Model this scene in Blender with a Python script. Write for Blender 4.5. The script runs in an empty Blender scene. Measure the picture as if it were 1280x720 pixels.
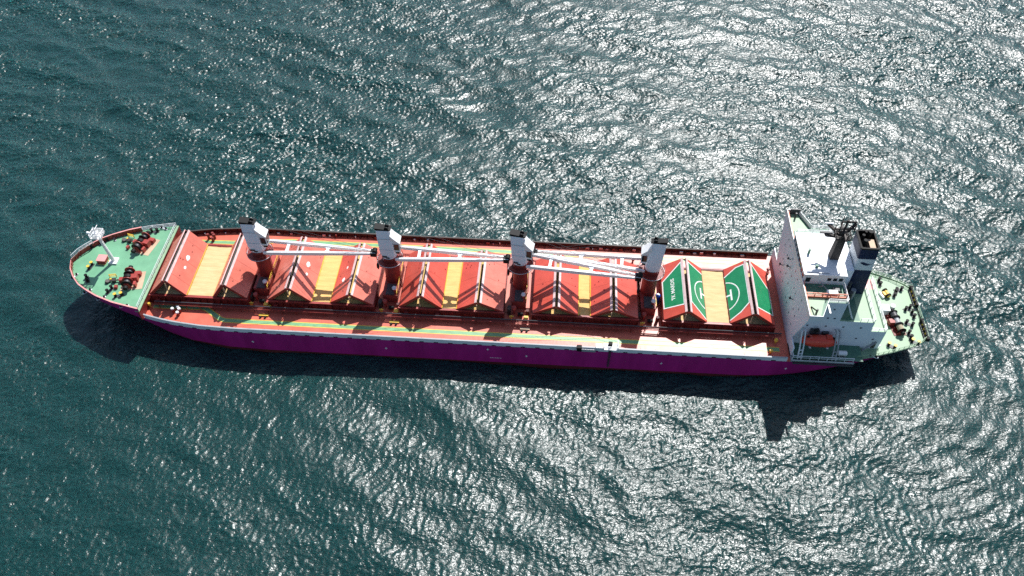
import bpy, bmesh, math, random
import numpy as np
from mathutils import Vector, Matrix
random.seed(7)
R = math.radians
S = bpy.context.scene
COL = S.collection
# ------------------------------------------------------------------ camera
DZ = 6.1                                    # main deck above the water, metres
YAW, PITCH = R(3.8), R(49.3)
cd = bpy.data.cameras.new("camera"); cam = bpy.data.objects.new("camera", cd); COL.objects.link(cam)
cam.location = (12.19, -114.43, 140.92)
cam.rotation_euler = (R(90) - PITCH, 0, YAW)
cd.sensor_width = 36; cd.lens = 1034 / 1280 * 36; cd.clip_start = 1; cd.clip_end = 20000
S.camera = cam
# ------------------------------------------------------------------ sky, sun, exposure
SUN_AZ, SUN_EL = R(19), R(52)               # azimuth from +Y towards +X
w = bpy.data.worlds.new("World"); S.world = w; w.use_nodes = True
nt = w.node_tree; nt.nodes.clear()
sky = nt.nodes.new("ShaderNodeTexSky"); sky.sky_type = 'NISHITA'; sky.sun_disc = False
sky.sun_elevation = SUN_EL; sky.sun_rotation = SUN_AZ; sky.altitude = 100; sky.air_density = 1; sky.dust_density = 1.0
bgn = nt.nodes.new("ShaderNodeBackground"); bgn.inputs[1].default_value = 0.102
out = nt.nodes.new("ShaderNodeOutputWorld")
nt.links.new(sky.outputs[0], bgn.inputs[0]); nt.links.new(bgn.outputs[0], out.inputs[0])
sd = Vector((math.sin(SUN_AZ) * math.cos(SUN_EL), math.cos(SUN_AZ) * math.cos(SUN_EL), math.sin(SUN_EL)))
sl = bpy.data.lights.new("sun", 'SUN'); sl.energy = 5.0; sl.angle = R(0.5); sl.color = (1, .978, .95)
so = bpy.data.objects.new("sun", sl); COL.objects.link(so); so.rotation_euler = sd.to_track_quat('Z', 'Y').to_euler(); so.location = (0, 0, 300)
S.view_settings.view_transform = 'Standard'; S.view_settings.look = 'None'
S.view_settings.exposure = 0.36; S.view_settings.gamma = 1; S.view_settings.use_curve_mapping = False
S.cycles.max_bounces = 6; S.cycles.glossy_bounces = 3; S.cycles.sample_clamp_indirect = 1.5; S.cycles.use_denoising = False; S.cycles.caustics_reflective = False; S.cycles.caustics_refractive = False

# ------------------------------------------------------------------ materials
def paint(name, col, rough=.45, var=.18, rust=0.0, metal=0, spec=.5, scale=.6, bump=.0, rustcol=(.16, .06, .03), streak=False):
    m = bpy.data.materials.new(name); m.use_nodes = True; n = m.node_tree; b = n.nodes["Principled BSDF"]
    tc = n.nodes.new("ShaderNodeTexCoord"); L = n.links.new
    mp = n.nodes.new("ShaderNodeMapping"); L(tc.outputs["Object"], mp.inputs[0])
    if streak: mp.inputs['Scale'].default_value = (1, 1, .18)
    n1 = n.nodes.new("ShaderNodeTexNoise"); n1.inputs['Scale'].default_value = scale; n1.inputs['Detail'].default_value = 7; n1.inputs['Roughness'].default_value = .65
    L(mp.outputs[0], n1.inputs['Vector'])
    mx = n.nodes.new("ShaderNodeMix"); mx.data_type = 'RGBA'
    lo = tuple(max(0, c * (1 - var)) for c in col) + (1,); hi = tuple(min(1, c * (1 + var) + .01 * var) for c in col) + (1,)
    mx.inputs[6].default_value = lo; mx.inputs[7].default_value = hi
    mr = n.nodes.new("ShaderNodeMapRange"); mr.inputs[1].default_value = .35; mr.inputs[2].default_value = .65
    L(n1.outputs[0], mr.inputs[0]); L(mr.outputs[0], mx.inputs[0])
    last = mx.outputs[2]
    if rust > 0:
        n2 = n.nodes.new("ShaderNodeTexNoise"); n2.inputs['Scale'].default_value = scale * 2.3; n2.inputs['Detail'].default_value = 9; n2.inputs['Roughness'].default_value = .75
        L(mp.outputs[0], n2.inputs['Vector'])
        r2 = n.nodes.new("ShaderNodeMapRange"); r2.inputs[1].default_value = .66 - .22 * rust; r2.inputs[2].default_value = .8 - .1 * rust
        r2.inputs[4].default_value = min(.9, .4 + rust * .5)
        L(n2.outputs[0], r2.inputs[0])
        m2 = n.nodes.new("ShaderNodeMix"); m2.data_type = 'RGBA'; m2.inputs[7].default_value = rustcol + (1,)
        L(r2.outputs[0], m2.inputs[0]); L(last, m2.inputs[6]); last = m2.outputs[2]
    L(last, b.inputs['Base Color'])
    rr = n.nodes.new("ShaderNodeMapRange"); rr.inputs[3].default_value = max(.05, rough - .08); rr.inputs[4].default_value = min(1, rough + .12)
    L(n1.outputs[0], rr.inputs[0]); L(rr.outputs[0], b.inputs['Roughness'])
    b.inputs['Metallic'].default_value = metal
    b.inputs['Specular IOR Level'].default_value = spec
    if bump:
        bp = n.nodes.new("ShaderNodeBump"); bp.inputs['Strength'].default_value = bump; bp.inputs['Distance'].default_value = .05
        n3 = n.nodes.new("ShaderNodeTexNoise"); n3.inputs['Scale'].default_value = 1.6; n3.inputs['Detail'].default_value = 5
        L(tc.outputs["Object"], n3.inputs['Vector']); L(n3.outputs[0], bp.inputs['Height']); L(bp.outputs[0], b.inputs['Normal'])
    return m

M = {}
M['purple'] = paint('hull_purple', (.40, .013, .175), .38, .16, .34, scale=.25, streak=True, rustcol=(.16, .012, .09))
M['boot'] = paint('hull_dark_red', (.10, .012, .012), .5, .2, .3)
M['deck'] = paint('deck_red', (.57, .122, .074), .39, .16, .22, scale=.22, rustcol=(.42, .13, .09), bump=.25)
M['green'] = paint('deck_green', (.15, .36, .21), .42, .10, .14, scale=.3, rustcol=(.22, .25, .14), bump=.2)
M['greenpale'] = paint('deck_pale_green', (.25, .385, .235), .5, .10, .2, scale=.3, rustcol=(.34, .33, .2), bump=.2)
M['greendark'] = paint('deck_dark_green', (.06, .17, .11), .5, .15, .2)  # also the painted shade on the bridge and casing decks
M['stripe'] = paint('walkway_green', (.16, .36, .17), .42, .15, .35, scale=.5, rustcol=(.34, .25, .14))
M['yellow'] = paint('yellow_paint', (.75, .47, .05), .45, .15, .2)
M['cover'] = paint('cover_red', (.57, .085, .055), .38, .12, .25, scale=.3, rustcol=(.62, .17, .12), bump=.3)
M['coverb'] = paint('cover_red_faded_glare', (.66, .17, .12), .36, .13, .25, scale=.3, rustcol=(.70, .27, .20), bump=.3)  # faded red, also painted sun glare on one panel of the third hatch
M['coverunder'] = paint('cover_underside', (.05, .045, .035), .7, .3, .3)
M['edge'] = paint('cover_edge', (.68, .50, .48), .5, .12, .45, scale=1.2, rustcol=(.40, .12, .09))
M['pad'] = paint('pad_green', (.010, .215, .085), .4, .10, .08, scale=.5, rustcol=(.03, .26, .13))
M['white'] = paint('white_paint', (.80, .80, .79), .4, .03, .05, scale=.7, rustcol=(.5, .42, .36))
M['whitew'] = paint('white_paint_weathered', (.70, .72, .74), .45, .05, .22, scale=.8, rustcol=(.42, .38, .36), streak=True)
M['wall'] = paint('wall_white', (.80, .83, .88), .5, .03, .10, scale=.35, rustcol=(.62, .60, .60), streak=True)
M['marking'] = paint('marking_white', (.80, .80, .76), .5, .05, .12, scale=2)
M['darkred'] = paint('dark_red_steel', (.20, .022, .018), .5, .2, .3)
M['redshade'] = paint('shaded_red_steel', (.085, .010, .010), .6, .3, .2)  # dark red deepened to carry the shade of the far bulwark
M['midred'] = paint('mid_red_steel', (.34, .045, .035), .45, .2, .3)
M['black'] = paint('black_steel', (.008, .008, .008), .6, .3, 0, spec=.2)
M['brownblack'] = paint('sooty_steel', (.035, .026, .022), .6, .3, .3)
M['grey'] = paint('grey_steel', (.33, .34, .35), .5, .15, .2)
M['darkgrey'] = paint('dark_grey_steel', (.05, .05, .055), .5, .2, .2)
M['tan'] = paint('tan_liner', (.50, .36, .24), .6, .15, .2)
M['navy'] = paint('funnel_navy', (.006, .014, .06), .5, .15, .06, spec=.25)
M['orange'] = paint('lifeboat_orange', (.66, .058, .028), .32, .10, .06, scale=1)
M['salmon'] = paint('salmon_rail', (.75, .22, .12), .5, .15, .1)
M['blue'] = paint('blue_plastic', (.01, .07, .42), .3, .1)
M['pink'] = paint('pale_pink_paint', (.72, .30, .28), .5, .1, .1)
M['rope'] = paint('rope', (.36, .30, .20), .8, .3)
M['glass'] = paint('dark_glass', (.02, .025, .03), .12, .1)
M['portglass'] = paint('porthole_glass', (.13, .14, .17), .15, .2)
def grain_mat(nm, lo, hi):
    m = bpy.data.materials.new(nm); m.use_nodes = True; n = m.node_tree; b = n.nodes["Principled BSDF"]; L = n.links.new
    tc = n.nodes.new("ShaderNodeTexCoord"); a = n.nodes.new("ShaderNodeTexNoise"); a.inputs['Scale'].default_value = 1.2; a.inputs['Detail'].default_value = 8
    mp = n.nodes.new("ShaderNodeMapping"); mp.inputs['Scale'].default_value = (.35, 1.6, 1); L(tc.outputs['Object'], mp.inputs[0]); L(mp.outputs[0], a.inputs['Vector'])
    r = n.nodes.new("ShaderNodeValToRGB"); r.color_ramp.elements[0].position = .3; r.color_ramp.elements[0].color = lo
    r.color_ramp.elements[1].position = .7; r.color_ramp.elements[1].color = hi
    L(a.outputs[0], r.inputs[0]); L(r.outputs[0], b.inputs['Base Color']); b.inputs['Roughness'].default_value = .9
    bp = n.nodes.new("ShaderNodeBump"); bp.inputs['Distance'].default_value = .1; bp.inputs['Strength'].default_value = .5; L(a.outputs[0], bp.inputs['Height']); L(bp.outputs[0], b.inputs['Normal'])
    return m
M['grain'] = grain_mat('pale_grain', (.60, .40, .19, 1), (.72, .50, .26, 1))
M['grainy'] = grain_mat('yellow_grain', (.62, .39, .13, 1), (.74, .49, .18, 1))

# ------------------------------------------------------------------ mesh builder
class MB:
    def __init__(s): s.shapes = []; s.v = []; s.f = []; s.mi = []; s.mats = []; s.sm = []; s.cur = 0
    def mat(s, k):
        if k not in s.mats: s.mats.append(k)
        s.cur = s.mats.index(k); return s
    def add(s, vs, fs, smooth=False):
        o = len(s.v); s.v += [tuple(v) for v in vs]; s.shapes.append((o, len(s.v), len(s.f), len(s.f) + len(fs)))
        for f in fs: s.f.append([i + o for i in f]); s.mi.append(s.cur); s.sm.append(smooth)
        return s
    def box(s, x0, x1, y0, y1, z0, z1):
        vs = [(x, y, z) for z in (z0, z1) for x, y in ((x0, y0), (x1, y0), (x1, y1), (x0, y1))]
        return s.add(vs, [(3, 2, 1, 0), (4, 5, 6, 7), (0, 1, 5, 4), (1, 2, 6, 5), (2, 3, 7, 6), (3, 0, 4, 7)])
    def bar(s, p0, p1, wd, ht=None, up=(0, 0, 1)):
        ht = wd if ht is None else ht
        p0, p1 = Vector(p0), Vector(p1); d = (p1 - p0).normalized(); u = Vector(up)
        if abs(d.dot(u)) > .99: u = Vector((1, 0, 0))
        a = d.cross(u).normalized(); b = a.cross(d)
        a *= wd / 2; b *= ht / 2
        vs = [p0 - a - b, p0 + a - b, p0 + a + b, p0 - a + b, p1 - a - b, p1 + a - b, p1 + a + b, p1 - a + b]
        return s.add(vs, [(0, 1, 2, 3), (7, 6, 5, 4), (0, 4, 5, 1), (1, 5, 6, 2), (2, 6, 7, 3), (3, 7, 4, 0)])
    def cyl(s, p0, p1, r0, r1=None, n=12, smooth=True, caps=True):
        r1 = r0 if r1 is None else r1
        p0, p1 = Vector(p0), Vector(p1); d = (p1 - p0).normalized(); u = Vector((0, 0, 1)) if abs(d.z) < .95 else Vector((1, 0, 0))
        a = d.cross(u).normalized(); b = d.cross(a)
        vs = []
        for p, r in ((p0, r0), (p1, r1)):
            for i in range(n):
                t = 2 * math.pi * i / n; vs.append(p + a * math.cos(t) * r + b * math.sin(t) * r)
        s.add(vs, [(i, (i + 1) % n, n + (i + 1) % n, n + i) for i in range(n)], smooth)
        if caps:
            s.add(vs[:n], [tuple(range(n))[::-1]]); s.add(vs[n:], [tuple(range(n))])
        return s
    def prism(s, pts, z0, z1):
        n = len(pts); vs = [(x, y, z0) for x, y in pts] + [(x, y, z1) for x, y in pts]
        return s.add(vs, [tuple(range(n))[::-1], tuple(range(n, 2 * n))] + [(i, (i + 1) % n, n + (i + 1) % n, n + i) for i in range(n)])
    def prismy(s, pts, y0, y1):          # polygon in xz, extruded in y
        n = len(pts); vs = [(x, y0, z) for x, z in pts] + [(x, y1, z) for x, z in pts]
        return s.add(vs, [tuple(range(n)), tuple(range(n, 2 * n))[::-1]] + [(i, n + i, n + (i + 1) % n, (i + 1) % n) for i in range(n)])
    def loft(s, rings, closed=True, smooth=True, caps=True):
        n = len(rings[0]); vs = [v for r in rings for v in r]; fs = []
        for k in range(len(rings) - 1):
            for i in range(n if closed else n - 1):
                j = (i + 1) % n; fs.append((k * n + i, k * n + j, (k + 1) * n + j, (k + 1) * n + i))
        s.add(vs, fs, smooth)
        if caps and closed: s.add(rings[0], [tuple(range(n))[::-1]]); s.add(rings[-1], [tuple(range(n))])
        return s
    def rail(s, pts, h=1.05, r=.045, rails=(1., .66, .33), step=1.6, post=None):
        pts = [Vector(p) for p in pts]
        for a, b in zip(pts, pts[1:]):
            for q in rails: s.bar(a + Vector((0, 0, h * q)), b + Vector((0, 0, h * q)), r * (1.6 if q == 1. else 1))
            k = max(1, round((b - a).length / step))
            for i in range(k + 1):
                p = a.lerp(b, i / k); s.bar(p, p + Vector((0, 0, h)), r * 1.5)
        return s
    def pieces(s, gap=.12):
        """one builder per cluster of shapes that touch"""
        B = []
        for v0, v1, f0, f1 in s.shapes:
            P = np.array(s.v[v0:v1], float); B.append((P.min(0) - gap / 2, P.max(0) + gap / 2))
        n = len(B); root = list(range(n))
        def fnd(i):
            while root[i] != i: i = root[i]
            return i
        for i in range(n):
            for j in range(i + 1, n):
                if (B[i][0] <= B[j][1]).all() and (B[j][0] <= B[i][1]).all(): root[fnd(j)] = fnd(i)
        out_ = {}
        for i, (v0, v1, f0, f1) in enumerate(s.shapes):
            m = out_.setdefault(fnd(i), MB())
            for f in range(f0, f1):
                m.mat(s.mats[s.mi[f]]); o = len(m.v)
                m.v += [s.v[k] for k in s.f[f]]; m.f.append(list(range(o, o + len(s.f[f])))); m.mi.append(m.cur); m.sm.append(s.sm[f])
        return list(out_.values())
    def build_each(s, name, parent=None, label=None, **kw):
        for m in s.pieces(): m.build(name, parent, label, **kw)
    def build(s, name, parent=None, label=None, kind=None, cat=None, group=None, loc=None, rz=0, bevel=0, fix=True):
        me = bpy.data.meshes.new(name); me.from_pydata(s.v, [], s.f)
        for k in s.mats: me.materials.append(M[k])
        me.polygons.foreach_set('material_index', s.mi); me.polygons.foreach_set('use_smooth', s.sm)
        if fix:
            bm = bmesh.new(); bm.from_mesh(me); bmesh.ops.remove_doubles(bm, verts=bm.verts, dist=.0005)
            bmesh.ops.recalc_face_normals(bm, faces=bm.faces); bm.to_mesh(me); bm.free()
            try: me.set_sharp_from_angle(angle=R(40))
            except Exception: pass
        o = bpy.data.objects.new(name, me); COL.objects.link(o)
        if parent: o.parent = parent
        if loc: o.location = loc
        o.rotation_euler[2] = rz
        if bevel:
            b = o.modifiers.new('bevel', 'BEVEL'); b.width = bevel; b.segments = 2; b.limit_method = 'ANGLE'
        tag(o, label, cat, group, kind); return o
def tag(o, label=None, cat=None, group=None, kind=None):
    for k, v in (('label', label), ('category', cat), ('group', group), ('kind', kind)):
        if v: o[k] = v
    return o
def empty(name, loc, label, cat, rz=0, group=None):
    o = bpy.data.objects.new(name, None); COL.objects.link(o); o.location = loc; o.rotation_euler[2] = rz; o.empty_display_size = .5
    return tag(o, label, cat, group)
def kids(o): return [c for c in COL.objects if c.parent == o]
def copy_tree(o, parent=None, loc=None, rz=None, label=None):
    c = o.copy(); COL.objects.link(c); c.parent = parent
    if loc is not None: c.location = loc
    if rz is not None: c.rotation_euler[2] = rz
    if label: c['label'] = label
    for ch in kids(o):
        copy_tree(ch, c)
    return c

# ------------------------------------------------------------------ the sea
def build_sea():
    dx = .25; nx, ny = 1552, 968
    x0, y0 = -190., -84.
    rng = np.random.default_rng(11)
    kx = np.fft.fftfreq(nx, dx) * 2 * np.pi; ky = np.fft.fftfreq(ny, dx) * 2 * np.pi
    KX, KY = np.meshgrid(kx, ky); K = np.hypot(KX, KY); K[0, 0] = 1
    TH = np.arctan2(KY, KX)
    def band(l0, l1, p, th0, spread, base, slope, seed):
        r = np.random.default_rng(seed)
        k0, k1 = 2 * np.pi / l1, 2 * np.pi / l0
        A = K ** (-p / 2) * (1 / (1 + np.exp(-(K - k0) / (k0 * .12)))) * (1 / (1 + np.exp((K - k1) / (k1 * .12))))
        A *= np.sqrt(base + (1 - base) * np.abs(np.cos(TH - th0)) ** spread); A[0, 0] = 0
        H = A * (r.normal(size=K.shape) + 1j * r.normal(size=K.shape))
        h = np.fft.ifft2(H); sx = np.fft.ifft2(1j * KX * H).real; sy = np.fft.ifft2(1j * KY * H).real
        f = slope / math.sqrt((sx ** 2 + sy ** 2).mean())
        dxh = np.fft.ifft2(1j * KX / K * H).real; dyh = np.fft.ifft2(1j * KY / K * H).real
        return h.real * f, dxh * f, dyh * f
    def lown(l, seed):
        r = np.random.default_rng(seed); H = np.exp(-(K * l / 4) ** 2) * (r.normal(size=K.shape) + 1j * r.normal(size=K.shape)); H[0, 0] = 0
        f = np.fft.ifft2(H).real; return f / f.std()
    a = band(.66, 2.1, 2.6, R(108), 3, .55, .26, 3)
    b = band(2.6, 7, 4, R(112), 5, .15, .10, 4)
    c = band(7, 16, 4, R(71), 14, .03, .082, 5)
    d = band(3.5, 9, 4, R(58), 6, .05, .05, 6)
    g = band(18, 46, 4, R(52), 8, .1, .032, 13)
    e = band(.7, 2.8, 2.7, R(-12), 4, .10, .125, 12)
    def streaks(l, st, ang, seed):
        r = np.random.default_rng(seed); c_, s_ = math.cos(ang), math.sin(ang)
        ka, kb = KX * c_ + KY * s_, -KX * s_ + KY * c_
        H = np.exp(-(ka * l * st / 4) ** 2 - (kb * l / 4) ** 2) * (r.normal(size=K.shape) + 1j * r.normal(size=K.shape)); H[0, 0] = 0
        f = np.fft.ifft2(H).real; return f / f.std()
    m1 = np.clip(1 + .14 * lown(40, 8) + .12 * lown(12, 9) + .26 * streaks(11, 5, R(-24), 21), .35, 1.8)
    X, Y = np.meshgrid(x0 + np.arange(nx) * dx, y0 + np.arange(ny) * dx)
    # calmer water astern and far to the left of the bow; livelier between
    calm = 1 - .68 * np.exp(-(((X - 92) / 22) ** 2 + ((Y + 28) / 26) ** 2))
    m1 = m1 * calm
    # the wake-like ripples that fan out astern, arcs round the stern
    lee = 1 / (1 + np.exp((Y + 14) / 5)) * calm; m1 = m1 * (1 - .5 * lee); mb_ = (m1 * .6 + .4) * (1 - .4 * lee)
    h = a[0] * m1 + b[0] * mb_ + c[0] * (1 - .4 * lee) + d[0] + g[0] + e[0] * lee
    u = a[1] * m1 + b[1] * mb_ + c[1] + d[1] + e[1] * lee; v = a[2] * m1 + b[2] * mb_ + c[2] + d[2] + e[2] * lee
    rr = np.hypot(X - 78, Y + 6); arc = np.exp(-((rr - 34) / 14) ** 2) * (X > 78)
    h = h + .045 * arc * np.sin(rr * 2 * np.pi / 3.1 + .5 * np.sin(TH * 3))
    ex = np.minimum(np.minimum(X - X[0, 0], X[0, -1] - X), np.minimum(Y - Y[0, 0], Y[-1, 0] - Y))
    fd = np.clip(ex / 6, 0, 1); fd = fd * fd * (3 - 2 * fd)
    P = np.stack([X + u * .75 * fd, Y + v * .75 * fd, h * fd], -1).reshape(-1, 3).astype(np.float32)
    nv = nx * ny
    ii = np.arange(ny - 1)[:, None] * nx + np.arange(nx - 1)[None, :]
    Q = np.stack([ii, ii + 1, ii + nx + 1, ii + nx], -1).reshape(-1, 4)
    FAR = 6000
    x1, y1 = X[0, -1], Y[-1, 0]
    ring = np.array([(-FAR, -FAR, 0), (FAR, -FAR, 0), (FAR, FAR, 0), (-FAR, FAR, 0)], np.float32)
    P = np.vstack([P, ring]); a0, a1, a2, a3 = 0, nx - 1, nv - 1, nv - nx; r0 = nv
    Q = np.vstack([Q, [(r0, r0 + 1, a1, a0), (r0 + 1, r0 + 2, a2, a1), (r0 + 2, r0 + 3, a3, a2), (r0 + 3, r0, a0, a3)]]).astype(np.int32)
    me = bpy.data.meshes.new('water'); me.vertices.add(len(P)); me.vertices.foreach_set('co', P.ravel())
    me.loops.add(Q.size); me.loops.foreach_set('vertex_index', Q.ravel())
    me.polygons.add(len(Q)); me.polygons.foreach_set('loop_start', np.arange(len(Q), dtype=np.int32) * 4)
    try: me.polygons.foreach_set('loop_total', np.full(len(Q), 4, np.int32))
    except Exception: pass
    me.update(calc_edges=True); me.polygons.foreach_set('use_smooth', np.ones(len(Q), bool))
    m = bpy.data.materials.new('sea_water'); m.use_nodes = True; n = m.node_tree; L = n.links.new; bs = n.nodes["Principled BSDF"]
    tc = n.nodes.new("ShaderNodeTexCoord")
    big = n.nodes.new("ShaderNodeTexNoise"); big.inputs['Scale'].default_value = .018; big.inputs['Detail'].default_value = 4; L(tc.outputs['Object'], big.inputs['Vector'])
    mx = n.nodes.new("ShaderNodeMix"); mx.data_type = 'RGBA'; mx.inputs[6].default_value = (.0048, .035, .033, 1); mx.inputs[7].default_value = (.006, .044, .041, 1)
    L(big.outputs[0], mx.inputs[0]); L(mx.outputs[2], bs.inputs['Base Color'])
    bs.inputs['IOR'].default_value = 1.41
    def noise(sc, det, rot, stretch, rough=.6):
        mp = n.nodes.new("ShaderNodeMapping"); mp.inputs['Rotation'].default_value[2] = R(rot); mp.inputs['Scale'].default_value = (1, stretch, 1)
        L(tc.outputs['Object'], mp.inputs[0])
        t = n.nodes.new("ShaderNodeTexNoise"); t.inputs['Scale'].default_value = sc; t.inputs['Detail'].default_value = det; t.inputs['Roughness'].default_value = rough
        t.inputs['Distortion'].default_value = .6; L(mp.outputs[0], t.inputs['Vector']); return t
    mpr = n.nodes.new("ShaderNodeMapping"); mpr.inputs['Rotation'].default_value[2] = R(22); mpr.inputs['Scale'].default_value = (.012, .05, 1); L(tc.outputs['Object'], mpr.inputs[0])
    nr = n.nodes.new("ShaderNodeTexNoise"); nr.inputs['Scale'].default_value = 1.6; nr.inputs['Detail'].default_value = 5; nr.inputs['Roughness'].default_value = .6; nr.inputs['Distortion'].default_value = .8; L(mpr.outputs[0], nr.inputs['Vector'])
    rr = n.nodes.new("ShaderNodeMapRange"); rr.inputs[1].default_value = .36; rr.inputs[2].default_value = .68; rr.inputs[3].default_value = .25; rr.inputs[4].default_value = .36
    L(nr.outputs[0], rr.inputs[0]); L(rr.outputs[0], bs.inputs['Roughness'])
    bs.inputs['Subsurface Weight'].default_value = 1.0; bs.inputs['Subsurface Radius'].default_value = (.5, 1.0, 1.1); bs.inputs['Subsurface Scale'].default_value = 3.2
    f1 = noise(1.5, 1.5, 12, 1.5); f2 = noise(4.2, 3, -25, 1.4)
    b1 = n.nodes.new("ShaderNodeBump"); b1.inputs['Distance'].default_value = .14; b1.inputs['Strength'].default_value = .9; L(f1.outputs[0], b1.inputs['Height'])
    b2 = n.nodes.new("ShaderNodeBump"); b2.inputs['Distance'].default_value = .006; b2.inputs['Strength'].default_value = .9; L(f2.outputs[0], b2.inputs['Height'])
    L(b1.outputs[0], b2.inputs['Normal']); L(b2.outputs[0], bs.inputs['Normal'])
    me.materials.append(m)
    o = bpy.data.objects.new('water', me); COL.objects.link(o); o['kind'] = 'structure'; o['label'] = 'dark teal rippled sea glittering with sun glints'
build_sea()

# ------------------------------------------------------------------ the ship
SHIP = empty('cargo_ship', (0, 0, 0), 'long purple and red bulk carrier with four white cranes and open hatches', 'ship')
TOPB = [(0, 0), (.8, 2.4), (2.3, 4.6), (4.3, 6.7), (6.3, 8.0), (9.3, 9.6), (13.3, 11.1), (19.3, 12.5), (25, 13.6), (31, 14.2), (37, 14.4), (400, 14.4)]
WLB = [(0, 0), (4, 3.6), (8, 6.2), (15.4, 10.8), (21.8, 12.9), (30.3, 14.1), (38, 14.4), (400, 14.4)]
TOPS = [(0, 6.6), (.7, 7.5), (3, 9.0), (8, 10.9), (12, 12.2), (18, 13.7), (24, 14.4), (400, 14.4)]
WLS = [(0, 0.3), (3, 3.5), (8, 7.6), (15, 10.7), (21, 12.6), (28, 13.9), (34, 14.4), (400, 14.4)]
def ip(tab, s):
    s = max(0, s)
    for (a, fa), (b, fb) in zip(tab, tab[1:]):
        if s <= b: return fa + (fb - fa) * (s - a) / (b - a)
    return tab[-1][1]
def xs(z): return np.interp(z, [-3, 0, 6.1, 8.7, 9.8], [-84.5, -84, -89.2, -90.7, -91.3])
def xe(z): return np.interp(z, [-3, 0, 3, 6.1, 7.2], [82, 86, 89.2, 90.1, 90.3])
def hw(x, z):
    tb = min(1, max(0, z / 7.5)) ** 1.3; ts = min(1, max(0, z / 6.1)) ** .8
    s = x - xs(z); e = xe(z) - x
    return min(ip(WLB, s) * (1 - tb) + ip(TOPB, s) * tb, ip(WLS, e) * (1 - ts) + ip(TOPS, e) * ts)
def stations(z, xa=None, xb=None, n=90):
    a = xs(z) if xa is None else max(xa, xs(z)); b = xe(z) if xb is None else xb
    return [a + (b - a) * (.5 - .5 * math.cos(math.pi * i / n)) for i in range(n + 1)]
def rows(sgn, zs, xa=None, xb=None, n=90):
    return [[(x, sgn * hw(x, z), z) for x in stations(z, xa, xb, n)] for z in zs]
hull = MB()
for sgn in (-1, 1):
    hull.mat('boot').loft(rows(sgn, [-3, -1, 0, .55]), closed=False, caps=False)
    hull.mat('purple').loft(rows(sgn, [.55, 1.5, 3, 4.5, DZ]), closed=False, caps=False)
    hull.mat('purple').loft(rows(sgn, [DZ, 7, 7.9, 8.7], None, -71.5, 40), closed=False, caps=False)
zt = [-3, -1, 0, .55, 1.5, 3, 4.5, DZ]
for za, zb in zip(zt, zt[1:]):
    A = [(xe(z), -hw(xe(z), z), z) for z in (za, zb)]; B = [(xe(z), hw(xe(z), z), z) for z in (zb, za)]
    hull.mat('purple').add(A + B, [(0, 1, 2, 3)])
ho = hull.build('hull', SHIP, 'purple hull side with dark red boot topping')
# small white marks and a dark rub streak on the near side
mk = MB().mat('marking')
for x, h in ((-48.5, -3.0), (-20.5, -2.8), (.6, -1.3), (8.5, -2.9), (36, -2.9), (61, -2.6)):
    y = -hw(x, DZ + h) - .02
    mk.bar((x - .25, y, DZ + h), (x + .25, y, DZ + h), .06, .12); mk.bar((x, y - .004, DZ + h - .35), (x, y - .004, DZ + h + .3), .06, .12)
for i in range(7): 
    x = 1.0 + i * .35; mk.bar((x, -14.425, DZ - 4.1), (x + .2, -14.425, DZ - 4.1), .05, .12)
mk.build_each('hull_marking', SHIP, 'small white draught marks on the purple side')

def deck_poly(xa, xb, z, inset=0, n=60):
    a = max(xa, xs(z) + .05); st = [a + (xb - a) * (.5 - .5 * math.cos(math.pi * i / n)) for i in range(n + 1)]
    up = [(x, max(.01, hw(x, z) - inset)) for x in st]
    return [(x, -y) for x, y in up] + [(x, y) for x, y in reversed(up)]
MB().mat('deck').prism(deck_poly(-71.5, 61.28, DZ, .02), DZ - .06, DZ).build('main_deck', SHIP, 'salmon red main deck plating')
MB().mat('greenpale').prism(deck_poly(61.3, 90.05, DZ, .02), DZ - .06, DZ).build('poop_deck', SHIP, 'pale green aft mooring deck')
fd_ = MB().mat('green').prism(deck_poly(-90.7, -71.5, 8.7, .02), 8.62, 8.7)
fd_.mat('greenpale').box(-72.35, -71.45, -12.5, 12.5, 8.62, 8.75)
fd_.mat('darkred').box(-71.75, -71.5, -12.6, 12.6, DZ, 8.62)
fd_.build('forecastle_deck', SHIP, 'mint green raised bow deck')

# bulwarks -------------------------------------------------------------
def bulwark(xa, xb, z0, z1, sgn, t=.16, n=70, inner='darkred', outer='whitew', top='grey', flare=0):
    mb = MB()
    def off(d, z):
        return [(x, sgn * max(.0, hw(x, z0) - d), z) for x in stations(z0, xa, xb, n)]
    O0, O1 = off(0, z0), [(p[0] - flare * .0, p[1] + sgn * flare, z1) for p in off(0, z0)]
    I0, I1 = off(t, z0), [(p[0], p[1] + sgn * flare, z1) for p in off(t, z0)]
    mb.mat(outer).loft([O0, O1], closed=False, caps=False); mb.mat(inner).loft([I1, I0], closed=False, caps=False)
    T0 = [(p[0], p[1] + sgn * .06, z1 + .004) for p in O1]; T1 = [(p[0], p[1] - sgn * .1, z1 + .004) for p in I1]
    T2 = [(p[0], p[1], z1 + .07) for p in T1]; T3 = [(p[0], p[1], z1 + .07) for p in T0]
    mb.mat(top).loft([T0, T1, T2, T3, T0], closed=False, caps=False, smooth=False)
    return mb
b = bulwark(-71.3, 60.5, DZ, DZ + 1.12, -1)
for k in range(43):
    x = -66 + k * 2.95
    if x > 60: break
    y = -hw(x, DZ)
    b.mat('black').box(x - .45, x + .45, y - .05, y + .02, DZ + .02, DZ + .22)
    b.mat('darkred').prismy([(x, DZ), (x + .06, DZ), (x + .06, DZ + 1.1), (x, DZ + 1.1)], y + .16, y + .5)
b.build('bulwark', SHIP, 'near side bulwark with a white outer band', fix=True)
b = bulwark(-71.3, 60.5, DZ, DZ + 1.12, 1, outer='purple', top='brownblack', inner='redshade')  # inner face and stays coloured darker for the shadow they lie in
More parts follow.
